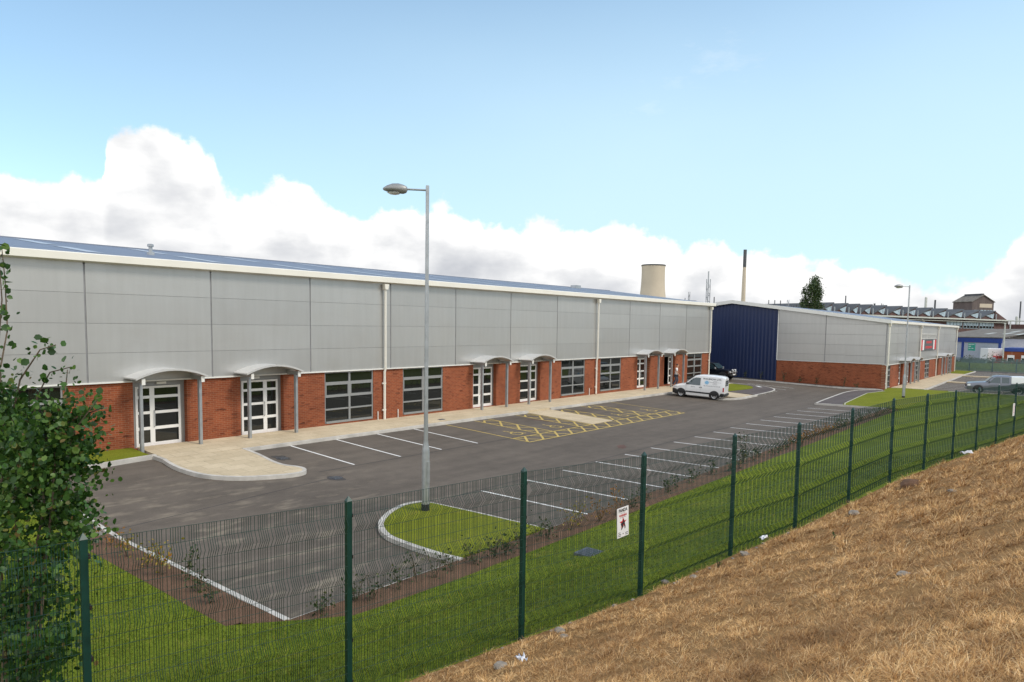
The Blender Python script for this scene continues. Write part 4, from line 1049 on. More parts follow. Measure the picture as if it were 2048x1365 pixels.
def make_person(label, loc, rz):
    t = thing('person', label, 'person', loc, (0, 0, rz))
    J = {'pelvis': ((0, 0, .92), (.14, .11)), 'waist': ((.01, 0, 1.06), (.125, .095)), 'chest': ((.03, 0, 1.30), (.165, .11)), 'neckb': ((.045, 0, 1.455), (.085, .075)), 'neck': ((.065, 0, 1.52), (.058, .06)),
         'jaw': ((.10, .0, 1.58), (.078, .085)), 'head': ((.10, 0, 1.665), (.088, .104)), 'crown': ((.085, 0, 1.74), (.07, .08))}
    Bn = [('pelvis', 'waist'), ('waist', 'chest'), ('chest', 'neckb'), ('neckb', 'neck'), ('neck', 'jaw'), ('jaw', 'head'), ('head', 'crown')]
    legs = {1: [(.0, .10, .86), (.14, .11, .50), (-.02, .10, .09), (.13, .11, .035)], -1: [(.0, -.10, .86), (-.02, -.11, .50), (-.26, -.10, .13), (-.15, -.11, .05)]}
    arms = {1: [(.03, .20, 1.41), (-.03, .255, 1.13), (.05, .25, .89)], -1: [(.03, -.20, 1.41), (.06, -.26, 1.13), (.22, -.25, .93)]}
    for s in (1, -1):
        a, b, c, d = legs[s]; q = 'l' if s > 0 else 'r'
        J |= {'hip'+q: (a, .088), 'knee'+q: (b, .06), 'ankle'+q: (c, .042), 'toe'+q: (d, (.045, .028))}
        Bn += [('pelvis', 'hip'+q), ('hip'+q, 'knee'+q), ('knee'+q, 'ankle'+q), ('ankle'+q, 'toe'+q)]
        a, b, c = arms[s]; J |= {'sho'+q: (a, .055), 'elb'+q: (b, .041), 'wri'+q: (c, (.030, .024))}
        Bn += [('chest', 'sho'+q), ('sho'+q, 'elb'+q), ('elb'+q, 'wri'+q)]
        dv = (Vector(c)-Vector(b)).normalized(); w = Vector(c)+dv*.055; J['palm'+q] = (tuple(w), (.036, .018)); Bn.append(('wri'+q, 'palm'+q))
        for i, (off, ln) in enumerate(((-.032, .06), (-.012, .075), (.010, .08), (.030, .068))):
            f0 = w+dv*.035+Vector((off, 0, 0)); f1 = f0+dv*ln*.5+Vector((.006, -.006*s, 0)); f2 = f1+dv*ln*.4+Vector((.01, -.014*s, 0))
            J |= {f'fa{i}'+q: (tuple(f0), .0085), f'fb{i}'+q: (tuple(f1), .008), f'fc{i}'+q: (tuple(f2), .007)}
            Bn += [('palm'+q, f'fa{i}'+q), (f'fa{i}'+q, f'fb{i}'+q), (f'fb{i}'+q, f'fc{i}'+q)]
        th = w+Vector((.045, -.01*s, -.005)); J |= {'th'+q: (tuple(th), .010), 'tt'+q: (tuple(th+Vector((.018, -.008*s, -.03))), .008)}; Bn += [('palm'+q, 'th'+q), ('th'+q, 'tt'+q)]
    body = skin_body('body', J, Bn, 'skin', t)
    top = {k_: (J[k_][0], tuple(v+.034 for v in (J[k_][1] if isinstance(J[k_][1], tuple) else (J[k_][1],)*2))) for k_ in ('waist', 'chest', 'shol', 'shor')}
    top['hem'] = ((0, 0, .85), (.19, .155)); top['collar'] = ((.045, 0, 1.455), (.085, .08))
    for s, q in ((1, 'l'), (-1, 'r')):
        a, b = Vector(arms[s][0]), Vector(arms[s][1]); top['cuff'+q] = (tuple(a+(b-a)*.70), .082)
    skin_body('t_shirt', {k_: top[k_] for k_ in ('waist', 'hem', 'chest', 'collar', 'shol', 'shor', 'cuffl', 'cuffr')}, [('waist', 'hem'), ('waist', 'chest'), ('chest', 'collar'), ('chest', 'shol'), ('chest', 'shor'), ('shol', 'cuffl'), ('shor', 'cuffr')], 'tshirt', t)
    jn = {'pelvis': (J['pelvis'][0], (.155, .125))}; jb = []
    for s, q in ((1, 'l'), (-1, 'r')):
        c = Vector(legs[s][1]); d = Vector(legs[s][2]); jn |= {'hip'+q: (legs[s][0], .105), 'knee'+q: (legs[s][1], .078), 'cuff'+q: (tuple(c+(d-c)*.95), .066)}; jb += [('pelvis', 'hip'+q), ('hip'+q, 'knee'+q), ('knee'+q, 'cuff'+q)]
    skin_body('jeans', jn, jb, 'jeans', t)
    for s, q in ((1, 'l'), (-1, 'r')):
        a, b = Vector(legs[s][2]), Vector(legs[s][3]); dd = b-a; dd.z = 0
        skin_body('shoe', {'a': (tuple(a+Vector((-.04, 0, -.035))), (.045, .042)), 'b': (tuple(b+Vector((.02, 0, -.002))), (.046, .03)), 'c': (tuple(b+Vector((.08, 0, -.006))), (.035, .022))}, [('a', 'b'), ('b', 'c')], 'black_plastic', t)
    skin_body('hair', {'a': ((.055, 0, 1.64), (.088, .106)), 'b': ((.065, 0, 1.725), (.094, .106)), 'c': ((.105, 0, 1.77), (.072, .08))}, [('a', 'b'), ('b', 'c')], 'hair', t)
    m = MB()
    for s in (1, -1): m.box(.178, .192, s*.034-.013, s*.034+.013, 1.668, 1.680)
    m.build('eyes', 'hair', t)
    MB().add([(.175, -.014, 1.622), (.175, .014, 1.622), (.208, 0, 1.626), (.180, 0, 1.672)], [(0, 1, 2), (0, 2, 3), (1, 3, 2), (0, 3, 1)]).build('nose', 'skin', t)
    MB().box(.17, .186, -.022, .022, 1.590, 1.597).build('mouth', 'red_lens', t)
    for s in (1, -1): MB().box(.095, .125, s*.104-.008, s*.104+.008, 1.635, 1.685).build('ear', 'skin', t, bevel=.006)
    return t
per = make_person('man in a white t-shirt and dark jeans walking past the open door behind the van', (51.75, 25.65, zg(25.65)+.125), R(-62)); per.scale = (1.04, 1.04, 1.04)
dv = thing('person', 'driver in a dark red top sitting in the silver pickup', 'person', (71.75, 5.75, zg(10.05)+.01), (0, 0, R(101)))
skin_body('body', {'p': ((-.05, .38, .75), (.15, .12)), 'c': ((-.03, .38, 1.08), (.16, .11)), 'n': ((0, .38, 1.24), (.055, .055)), 'h': ((.03, .38, 1.36), (.075, .09)), 't': ((.02, .38, 1.43), (.06, .065)), 's': ((0, .55, 1.14), .05), 'e': ((.2, .60, .98), .042), 'w': ((.42, .50, 1.05), .032), 's2': ((0, .2, 1.14), .05), 'e2': ((.2, .18, .98), .042), 'w2': ((.42, .28, 1.05), .032)},
          [('p', 'c'), ('c', 'n'), ('n', 'h'), ('h', 't'), ('c', 's'), ('s', 'e'), ('e', 'w'), ('c', 's2'), ('s2', 'e2'), ('e2', 'w2')], 'red_cloth', dv)

# ---------------------------------------------------------------- leaves, trees and shrubs
def leaf_cloud(name, P, size, mat, parent, squash=1., droop=.5, seed=0):
    """one pointed round leaf (six corners, folded on the midrib) per point"""
    r = np.random.default_rng(seed); n = len(P)
    th = r.uniform(0, 2*np.pi, n); ph = np.arccos(np.clip(r.uniform(-droop, 1, n), -1, 1))
    nrm = np.stack([np.sin(ph)*np.cos(th), np.sin(ph)*np.sin(th), np.cos(ph)], 1)
    a = np.cross(nrm, r.normal(size=(n, 3))); a /= np.linalg.norm(a, axis=1)[:, None]; b = np.cross(nrm, a)
    s = size*r.uniform(.45, 1.4, n)[:, None]
    shape = [(-.5, 0, 0), (-.22, .36, .07), (.2, .36, .07), (.56, 0, 0), (.2, -.36, .07), (-.22, -.36, .07)]
    V = np.stack([P+(a*u+b*v*squash+nrm*w)*s for u, v, w in shape], 1).reshape(-1, 3)
    i = np.arange(n)[:, None]*6
    F = np.concatenate([i+np.array([[0, 1, 2, 3]]), i+np.array([[0, 3, 4, 5]])])
    return link(name, fast_mesh(name, V, F, mat), parent)
def clump_points(rs, centres, per, sig):
    out = []
    for c, k_, s in zip(centres, per, sig): out.append(np.array(c)+rs.normal(size=(k_, 3))*s)
    return np.concatenate(out)
rs = np.random.default_rng(11)
T0_ = at(30, 1400, 7.4); T0 = (T0_.x, T0_.y, land(T0_.x, T0_.y))
tree = thing('broadleaf_tree', 'bushy green broadleaf sapling with upright bare tips on the lawn behind the fence', 'tree', T0)
def cam_pt(px, py, d): p = at(px, py, d*1.22); return np.array((p.x-T0[0], p.y-T0[1], p.z-T0[2]))
outline = [(-70, 840, 6.5), (-20, 825, 6.2), (35, 838, 6.0), (92, 855, 5.9), (138, 855, 6.0), (-60, 900, 6.4), (0, 900, 6.0), (60, 900, 5.7), (115, 910, 5.9), (143, 930, 6.1), (-60, 1000, 6.3), (0, 1000, 5.8), (60, 1000, 5.9), (110, 1010, 6.1), (140, 1000, 6.3),
           (-50, 1100, 6.2), (10, 1100, 5.9), (60, 1110, 6.0), (105, 1090, 6.2), (-40, 1190, 6.1), (20, 1200, 6.0), (70, 1200, 6.2), (-30, 1280, 6.1), (30, 1290, 6.1), (75, 1270, 6.3), (0, 1360, 6.2), (50, 1360, 6.2), (-60, 780, 6.3), (-20, 800, 6.2), (20, 850, 6.5), (90, 960, 6.6), (20, 950, 6.6), (-30, 1050, 6.6), (115, 1160, 6.1), (100, 1230, 6.1), (120, 1290, 6.1), (95, 1340, 6.2), (60, 1330, 6.0), (130, 1050, 6.0), (40, 1150, 5.8), (15, 1250, 5.8), (-130, 900, 6.4), (-130, 1050, 6.4), (-120, 1200, 6.4), (-110, 820, 6.4)]
cs = []; pr_ = []; sg = []
for px, py, d in outline:
    for _ in range(4):
        cs.append(cam_pt(px+rs.normal()*16, py+rs.normal()*22, d+rs.normal()*.28)); low = py > 1080
        pr_.append(int(rs.integers(30, 80)*(1.2 if low else 2.1))); sg.append(rs.uniform(.07, .15))
leaf_cloud('crown', clump_points(rs, cs, pr_, sg), .054, 'leaf', tree, 1.15, .35, 3)
tw = MB(); tp = []
stems = [[(60, 1475), (72, 1200), (95, 1080), (120, 950), (150, 860), (195, 800)], [(85, 1475), (78, 1290), (90, 1140), (105, 1000), (112, 880), (130, 790), (135, 740)], [(0, 1475), (10, 1250), (-5, 1050), (10, 880), (-4, 700), (4, 600), (-2, 520)], [(30, 1475), (40, 1200), (30, 1000), (20, 860), (40, 760), (80, 700), (112, 690)],
         [(-40, 1475), (-40, 1200), (-50, 1000), (-30, 800), (2, 730), (15, 660), (10, 560), (4, 500)], [(50, 1475), (60, 1150), (90, 1010), (60, 880), (75, 790), (100, 745), (140, 735)], [(20, 1475), (0, 1100), (50, 920), (120, 850), (170, 830), (205, 815)]]
for s_, st in enumerate(stems):
    P = [cam_pt(px, py, 6.05+.12*math.sin(s_*2+i)) for i, (px, py) in enumerate(st)]
    tw.tube([Vector(p) for p in P], [.014*(1-i/len(P))+.003 for i in range(len(P))], 6)
    tip = np.array(P[-3:]); 
    for a, b in zip(tip[:-1], tip[1:]):
        for q in np.linspace(0, 1, 9): tp.append(a+(b-a)*q+rs.normal(size=3)*.05)
for px, py in ((5, 505), (12, 490), (20, 500), (2, 530), (10, 560), (3, 620), (12, 640), (18, 660), (8, 690), (22, 690), (60, 705), (75, 690), (100, 690), (112, 700), (95, 680), (125, 725), (140, 730), (150, 760), (170, 790), (190, 800), (215, 815), (200, 780), (160, 775), (155, 905), (180, 880), (200, 900), (195, 920), (190, 960), (165, 980), (150, 1040), (185, 1000), (172, 1060), (178, 955)):
    for _ in range(2): tp.append(cam_pt(px+rs.normal()*5, py+rs.normal()*5, 6.0+rs.normal()*.1))
tw.build('trunk', 'bark', tree, smooth=50)
leaf_cloud('twig_leaves', np.array(tp), .066, 'leaf', tree, 1.15, .2, 5)

def shrub(label, x, y, h, mat, n, size=.05, wid=.45, seed=0):
    z = .12; r = np.random.default_rng(seed); t = thing('bedding_shrub', label, 'shrub', (x, y, z+(zg(y)-.065 if y > 10.1 else 0)), group='young shrubs in the planting bed')
    m = MB(); pts = []
    for k_ in range(r.integers(3, 6)):
        a = r.uniform(0, 6.28); tip = Vector((wid*.5*math.cos(a)*r.uniform(.3, 1), wid*.5*math.sin(a)*r.uniform(.3, 1), h*r.uniform(.7, 1)))
        m.tube([(0, 0, -.05), tip*.5+Vector((0, 0, .05)), tip], [.008, .006, .003], 5)
        for q in np.linspace(.2, 1.02, max(6, n//3)):
            p = np.array(tip)*q; pts.append(p+r.normal(size=3)*wid*.13)
    m.build('stem', 'bark', t); leaf_cloud('foliage', np.array(pts), size, mat, t, .8, 0, seed)
    return t
def gxy(px, py):
    """bearing to a point of the bed, at soil height"""
    a = at(px, py, 1)-Vector((0, 0, HC)); d = (.14-HC)/a.z; return a.x*d, a.y*d
left_bed = [(218, 1085, 'shrub_orange', 'shrub with orange and yellow leaves, nearest the tree in the left bed', .5), (255, 1108, 'shrub_yellow', 'golden shrub with a red tip in the left bed', .55), (293, 1128, 'shrub_yellow', 'small golden shrub in the left bed below the orange one', .42), (325, 1146, 'shrub_yellow', 'tall golden shrub beside the kerb in the left bed', .8),
            (372, 1160, 'shrub_green', 'thin dark green sapling in the left bed', .75), (400, 1180, 'shrub_green', 'sparse dark shrub low against the kerb in the left bed', .4), (430, 1200, 'shrub_green', 'straggly dull green shrub near the corner of the left bed', .45)]
i = 0
for px, py, mt, lb, h in left_bed:
    x, y = gxy(px, py); x = min(max(x, 5.6), 6.15); i += 1
    z0 = shrub(lb, x, max(y, 10.2), h, mt, 70, .06, .5, 100+i)
right_bed = [(640, 1226, 'shrub_green', .3), (712, 1200, 'shrub_green', .45), (745, 1196, 'shrub_green', .55), (802, 1180, 'shrub_green', .5), (835, 1165, 'shrub_green', .7), (870, 1155, 'shrub_green', .55), (905, 1142, 'shrub_green', .45), (950, 1128, 'shrub_green', .5), (985, 1116, 'shrub_green', .55), (1010, 1108, 'shrub_green', .45), (1040, 1097, 'shrub_green', .6), (1075, 1082, 'shrub_green', .6), (1095, 1076, 'shrub_green', .4),
             (1140, 1060, 'shrub_yellow', .7), (1158, 1052, 'shrub_yellow', .75), (1200, 1042, 'shrub_orange', .65), (1232, 1030, 'shrub_orange', .8), (1262, 1016, 'shrub_green', .5), (1290, 1004, 'shrub_green', .5)]
for px, py, mt, h in right_bed:
    x, y = gxy(px, py); y = min(max(y, 9.4), 9.9); i += 1
    kind = {'shrub_green': 'dull green', 'shrub_yellow': 'golden', 'shrub_orange': 'orange'}[mt]
    if mt == 'shrub_green': lb = f'low dull green shrub in the bark bed {"before the grass island" if x < 13 else "behind the warning sign"}'
    else: lb = {1140: 'golden shrub beside the corner of the parking bays', 1158: 'taller golden shrub at the end of the nearest white bay line', 1200: 'orange shrub left of the warning sign', 1232: 'tall orange shrub just behind the top of the warning sign'}[px]
    shrub(lb, x, y, h, mt, 64, .055, .6, 200+i)
far = [(x, 'shrub_green') for x in np.arange(19, 31, .9)]+[(x, 'shrub_orange') for x in np.arange(31.2, 37, .62)]+[(x, 'shrub_green') for x in np.arange(37.5, 50, 1.0)]
for x, mt in far:
    i += 1; lb = 'small green shrub in the bed along the middle parking bays' if mt == 'shrub_green' else 'rusty orange shrub in the bed along the far parking bays'
    if 46 < x: lb = 'small green shrub near the far end of the parking bay bed'
    shrub(lb, float(x)+rs.normal()*.12, 9.62+rs.normal()*.12, (.35+.3*rs.random()) if mt == 'shrub_green' else .5, mt, 40, .075, .6, 400+i)
sap = shrub('tall thin green sapling standing in the bed against the middle bays', 25.4, 9.7, 1.35, 'shrub_green', 60, .07, .5, 777)
# weeds at the foot of the navy and brick gable
for k_, y in enumerate((26.2, 24.6, 22.4, 21.0, 19.4, 17.0, 15.9)):
    w_ = shrub('green weed growing against the gable wall of the far unit', 68.2, y, .55+.25*(k_ % 3), 'shrub_green', 40, .09, .55, 900+k_); w_['group'] = 'weeds along the gable wall'; w_.name = 'wall_weed'; w_.location.z = zg(y)+.1; w_.location.x = 68.62-(.55+.02*abs(y-20))

# ---------------------------------------------------------------- grass blades (uncountable)
def grass(name, mat, n, sampler, h, w, lean, seed):
    r = np.random.default_rng(seed); X, Y = sampler(r, n); m_ = len(X)
    Z = np.array([zf(x, y) for x, y, zf in zip(X, Y, [sampler.z]*m_)])
    d = np.hypot(X, Y); f = np.clip(d/9, .8, 4)
    a = r.uniform(0, 2*np.pi, m_); la = r.uniform(0, 2*np.pi, m_); L = h*r.uniform(.45, 1.3, m_); lz = np.clip(r.normal(lean, .25, m_), .1, 1.45)
    side = np.stack([np.cos(a), np.sin(a), np.zeros(m_)], 1)*(w*f*r.uniform(.6, 1.4, m_))[:, None]
    B = np.stack([X, Y, Z-.01], 1)
    dirv = np.stack([np.sin(lz)*np.cos(la), np.sin(lz)*np.sin(la), np.cos(lz)], 1)
    mid = B+dirv*(L*.55)[:, None]; lz2 = np.clip(lz+.5*r.random(m_), 0, 1.6)
    tip = mid+np.stack([np.sin(lz2)*np.cos(la), np.sin(lz2)*np.sin(la), np.cos(lz2)], 1)*(L*.55)[:, None]
    V = np.stack([B-side, B+side, mid+side*.7, mid-side*.7, tip], 1).reshape(-1, 3)
    i_ = np.arange(m_)[:, None]*5
    F4 = i_+np.array([[0, 1, 2, 3]]); F3 = i_+np.array([[3, 2, 4, 4]])
    me = bpy.data.meshes.new(name); nq = len(F4)
    me.vertices.add(len(V)); me.vertices.foreach_set('co', V.astype(np.float32).ravel())
    T3 = i_+np.array([[3, 2, 4]])
    loops = np.concatenate([F4.ravel(), T3.ravel()]).astype(np.int32)
    me.loops.add(len(loops)); me.loops.foreach_set('vertex_index', loops); me.polygons.add(2*nq)
    me.polygons.foreach_set('loop_start', np.concatenate([np.arange(nq)*4, nq*4+np.arange(nq)*3]).astype(np.int32)); me.update(calc_edges=True)
    me.materials.append(M[mat]); return tag(link(name, me), kind='stuff')
def mk_sampler(f, z): f.z = z; return f
CU, CV = (math.sin(YAW), math.cos(YAW)), (math.cos(YAW), -math.sin(YAW))
def fan(r, n, dmin, dmax, keep):
    """points inside the widened field of view, density falling with distance"""
    u = r.random(n*3); d = dmin*(dmax/dmin)**u; a = r.uniform(-.92, .92, n*3)
    X = CU[0]*d+CV[0]*d*a; Y = CU[1]*d+CV[1]*d*a
    k_ = keep(X, Y); X, Y = X[k_][:n], Y[k_][:n]; return X, Y
def clumpy(X, Y, s, seed):
    return np.array([mnoise.noise(Vector((x*s, y*s, seed))) for x, y in zip(X, Y)])
def bank_s(r, n):
    X, Y = fan(r, n, 2.2, 42, lambda X, Y: (df(X, Y) < .12) & (df(X, Y) > -9)); c = clumpy(X, Y, 2.6, 1.)
    d_ = df(X, Y); foot = np.clip((-d_-.12+.35*clumpy(X, Y, 1.3, 7.))/.32, .16, 1); k_ = r.random(len(X)) < np.clip(.9+c*.8, .5, 1)*foot; return X[k_], Y[k_]
grass('dry_grass', 'straw', 230000, mk_sampler(bank_s, bank_z), .085, .0018, 1.2, 1)
def tufts(name, n_t, per, seed, hgt):
    """rosettes of dead grass combed outwards from their centres"""
    r = np.random.default_rng(seed); X, Y = fan(r, n_t, 2.3, 38, lambda X, Y: (df(X, Y) < -.28) & (df(X, Y) > -8.5)); bare = clumpy(X, Y, .85, 21.) > -.52; X, Y = X[bare], Y[bare]; n_t = len(X)
    dist = np.hypot(X, Y); f = np.clip(dist/8, .75, 3.2); sz = r.uniform(.6, 1.35, n_t)*np.clip(dist/9, .8, 1.7)
    Z = np.array([bank_z(x, y) for x, y in zip(X, Y)])
    ti = np.repeat(np.arange(n_t), per); m_ = len(ti)
    comb = r.uniform(0, 2*np.pi, n_t)[ti]
    la = np.where(r.random(m_) < .55, r.uniform(0, 2*np.pi, m_), comb+r.normal(0, .6, m_)); q = r.random(m_)**.7*.07*sz[ti]
    bx, by = X[ti]+np.cos(la)*q, Y[ti]+np.sin(la)*q; sl2 = -.435
    B = np.stack([bx, by, Z[ti]+(by-Y[ti])*sl2-.01], 1)
    L = hgt*sz[ti]*r.uniform(.35, 1.2, m_); lz = np.clip(r.normal(.85, .3, m_), .1, 1.4); a = la+np.pi/2+r.normal(0, .6, m_)
    side = np.stack([np.cos(a), np.sin(a), 0*a], 1)*(.0019*f[ti]*r.uniform(.6, 1.4, m_))[:, None]
    def dv_(t): return np.stack([np.sin(t)*np.cos(la), np.sin(t)*np.sin(la), np.cos(t)-.25*np.sin(la)], 1)
    mid = B+dv_(lz)*(L*.5)[:, None]; lz2 = lz+r.uniform(.3, 1.0, m_); tip = mid+dv_(lz2)*(L*.55)[:, None]
    V = np.stack([B-side, B+side, mid+side*.75, mid-side*.75, tip+side*.2, tip-side*.2], 1).reshape(-1, 3); i_ = np.arange(m_)[:, None]*6
    me = fast_mesh(name, V, np.concatenate([i_+np.array([[0, 1, 2, 3]]), i_+np.array([[3, 2, 4, 5]])]), 'straw')
    return tag(link(name, me), kind='stuff')
tufts('dry_grass', 8500, 48, 5, .105)
def lawn_s(r, n): return fan(r, n, 5.5, 26, lambda X, Y: (df(X, Y) > .05) & (((Y < 9.15+np.clip((7.05-X)*.92, 0, 1.36)) & (X > 5.4)) | ((X < 5.45) & (Y < 22))))
grass('lawn_grass', 'blade', 150000, mk_sampler(lawn_s, lawn_z), .05, .0030, .5, 2)

# ---------------------------------------------------------------- stones and litter along the fence
def lump(name, label, cat, x, y, s, mat, seed, flat=.6, group=None, z=None):
    bm = bmesh.new(); bmesh.ops.create_icosphere(bm, subdivisions=2, radius=1)
    for v in bm.verts:
        q = 1+.35*mnoise.noise(v.co*1.3+Vector((seed, 0, 0)))+.12*mnoise.noise(v.co*3.5+Vector((0, seed, 0))); v.co = Vector((v.co.x*s*q*1.2, v.co.y*s*q, v.co.z*s*q*flat))
    me = bpy.data.meshes.new(name); bm.to_mesh(me); bm.free(); me.materials.append(M[mat])
    o = link(name, me, None, (x, y, (bank_z(x, y) if z is None else z)+s*flat*.55)); o.rotation_euler = (0, 0, seed); return tag(o, label, cat, group)
def on_bank(px, py):
    a = at(px, py, 1)-Vector((0, 0, HC)); d = 1.
    while d < 80:
        x, y, z = a.x*d, a.y*d, HC+a.z*d
        if z < bank_z(x, y): break
        d += .02
    return x, y
def crumple(name, label, cat, px, py, s, seed):
    x, y = on_bank(px, py); r = random.Random(seed); n = 6; vs = []; fs = []
    for j in range(n):
        for i_ in range(n): vs.append((s*(i_/(n-1)-.5)*1.5+r.uniform(-.1, .1)*s, s*(j/(n-1)-.5)+r.uniform(-.1, .1)*s, s*(.25+r.uniform(-.25, .35))))
    for j in range(n-1):
        for i_ in range(n-1): fs.append((j*n+i_, j*n+i_+1, (j+1)*n+i_+1, (j+1)*n+i_))
    m = MB(); m.add(vs, fs); o = m.build(name, 'paper', None, smooth=25, loc=(x, y, bank_z(x, y)+.1), fix=False); o.rotation_euler = (0, .2, seed)
    so = o.modifiers.new('thick', 'SOLIDIFY'); so.thickness = .004; return tag(o, label, cat)
crumple('plastic_bag', 'crumpled white plastic bag in the dry grass at the bottom edge of the photo', 'litter', 1042, 1340, .10, 1)
crumple('plastic_bag', 'white plastic bag caught in the grass near the far fence posts', 'litter', 1933, 914, .2, 2)
crumple('paper_scrap', 'small white scrap at the foot of the fence near the middle posts', 'litter', 1527, 1088, .11, 3)
for k_, (px, py, s, lb) in enumerate([(1490, 1111, .09, 'pale stone half buried beside the second post right of the warning sign'), (1808, 1152, .06, 'smooth pale stone alone in the dry grass of the bank'), (1330, 1166, .06, 'pale rubble stone just below the fence right of the sign'), (1388, 1157, .07, 'grey rubble stone at the fence foot between two posts'), (1120, 1265, .07, 'flat rubble stone below the fence left of the sign'),
                                       (1000, 1335, .07, 'rubble stone beside the crumpled bag'), (1130, 1275, .05, 'small rubble stone under the fence left of the sign'), (1708, 1030, .13, 'flat pale slab of stone below the fence further along'), (1905, 985, .08, 'small pale stone on the far part of the bank'), (1580, 1070, .07, 'pale stone by the fence foot next to the white scrap')]):
    x, y = on_bank(px, py); lump('rubble_stone', lb, 'stone', x, y, s, 'stone', k_*1.7+1, .5, 'stones along the fence')
for k_ in range(16):
    x = 6.2+k_*.62+rs.normal()*.15; y = fence_y(x)-.16-.25*rs.random(); lump('rubble_stone', 'small brown stone among the soil along the foot of the fence', 'stone', x, y, .016+.022*rs.random(), 'stone', k_*.7, .6, 'small stones along the fence foot')
for k_, (px, py) in enumerate(((1668, 1082), (1437, 1136))):
    x, y = on_bank(px, py); w_ = shrub('small green weed sprouting from the dry grass of the bank', x, y, .13, 'leaf', 16, .03, .10, 950+k_); w_.name = 'bank_weed'; w_['category'] = 'weed'; w_['group'] = 'weeds in the dry bank'; w_.location.z = bank_z(x, y)
x, y = on_bank(1823, 973); lump('turf_mound', 'dark mound of dug turf beside a fence post up the bank', 'mound', x, y, .24, 'bed_soil', 3, .5)
# ---------------------------------------------------------------- works and yards in the distance
def hz(px, py, d, z=None):
    p = at(px, py, d); 
    if z is not None: p.z = z
    return p
def frame(a, b):
    """origin a, x axis towards b (level), y axis away from the eye"""
    e = Vector((b.x-a.x, b.y-a.y, 0)); L = e.length; e.normalize(); n_ = Vector((-e.y, e.x, 0))
    if n_.dot(FWD) < 0: n_ = -n_
    return e, n_, L, math.atan2(e.y, e.x), (1 if n_.dot(Vector((-e.y, e.x, 0))) > 0 else -1)
# sawtooth factory
fa, fb = hz(1720, 628, 171, 0), hz(2017, 640, 210, 0); e, n_, L, rz, sg_ = frame(fa, fb)
fa = fa-e*42; L += 42
fac = thing('sawtooth_factory', 'long dark brick works with a sawtooth roof behind the far silver unit', 'factory', fa, (0, 0, rz))
def along(px):
    a = at(px, 640, 1)-Vector((0, 0, HC)); m_ = Matrix(((a.x, -e.x), (a.y, -e.y))); q = m_.inverted() @ Vector((fa.x, fa.y)); return q[1]
ZEV = 9.75
MB().box(0, L, 0, 40, -.1, ZEV).build('wall', 'old_brick', fac)
pk_ = [along(p) for p in (1640, 1668, 1696.6, 1720, 1745, 1774, 1805, 1834.8, 1865.7, 1895.5, 1928.6, 1960.6, 1992)]
rt = MB()
for a, b in zip(pk_[:-1], pk_[1:]):
    w_ = b-a; MB().prism([(a+.1, ZEV), (b-.1, ZEV), (b-.2, ZEV+2.3), (b-.5, ZEV+2.35)], 'y', .5, 39).build('roof_tooth', 'old_brick', fac)
    MB().prism([(a+.0, ZEV+.35), (b-.3, ZEV+2.62), (b-.05, ZEV+2.62), (b-.05, ZEV+2.35), (b-.4, ZEV+2.36), (a+.0, ZEV+.10)], 'y', .1, 39.2).build('roof_slope', 'factory_roof', fac)
    MB().prism([(a+w_*.42, ZEV+1.05), (b-.6, ZEV+1.75), (b-.9, ZEV+.35), (b-1.4, ZEV+.25)], 'y', .3, .49).build('roof_window', 'factory_glass', fac)
    MB().box(b-.2, b+.1, -.1, .09, ZEV-.1, ZEV+1.6).build('roof_post', 'galv', fac)
MB().prism([(pk_[-1]+.1, ZEV), (L, ZEV), (pk_[-1]+.1, ZEV+2.5)], 'y', .4, 39).build('roof_tooth', 'old_brick', fac)
MB().box(-1, L+1, -1.1, -.02, ZEV-.45, ZEV-.05).build('gutter', 'pale_gutter', fac); MB().box(-1, L+.6, -.8, -.02, ZEV-1.0, ZEV-.85).build('pipe_run', 'pale_gutter', fac)
a, b = along(1893), along(1990); m = MB(); g = MB(); nw = 15
for k_ in range(nw):
    x0 = a+(b-a)*k_/nw; x1 = a+(b-a)*(k_+.86)/nw
    if k_ % 5 == 4: x1 = a+(b-a)*(k_+.6)/nw
    w_ = MB().box(x0, x1, -.12, -.02, 6.9, 8.7).build('window', 'factory_glass', fac)
    MB().box(x0+.12, x1-.12, -.16, -.125, 7.05, 7.7).build('pane', 'glass', w_)
MB().prism([(along(1838), ZEV-.2), (along(1838)+.5, ZEV-.2), (along(1855)+.5, 6.2), (along(1855), 6.2)], 'y', -.5, -.2).build('stair_brace', 'concrete_warm', fac)
# tall house over the works
c0 = hz(1943, 640, 232, 0); e2 = (RGT*.97+FWD*.25).normalized(); rz2 = math.atan2(e2.y, e2.x)
th_ = thing('works_tower', 'tall brown sheeted house with a pitched roof rising over the sawtooth works', 'building', c0, (0, 0, rz2))
W_, D_ = 9.0, 7.5; Ze, Zr = 16.2, 18.3
MB().prism([(0, -.1), (W_, -.1), (W_, Ze), (W_/2, Zr), (0, Ze)], 'y', 0, D_).build('wall', 'tower_sheet', th_)
MB().prism([(-.3, Ze-.1), (W_/2, Zr+.12), (W_+.3, Ze-.1), (W_+.3, Ze+.12), (W_/2, Zr+.36), (-.3, Ze+.12)], 'y', -.25, D_+.2).build('roof', 'old_roof', th_)
MB().box(W_/2-.5, W_/2+.5, .3, D_-.5, Zr+.1, Zr+.75).build('roof_ridge_vent', 'factory_roof', th_)
for k_ in range(6): MB().box(.8+k_*1.35, 1.75+k_*1.35, -.1, -.01, 12.0, 13.5).build('window', 'factory_glass', th_)
MB().box(-.1, -.01, 1.0, D_-1.2, 12.0, 13.4).build('window', 'factory_glass', th_)
MB().box(3.0, 8.2, -.06, -.008, 14.3, 15.6).build('pale_sheets', 'concrete_warm', th_)
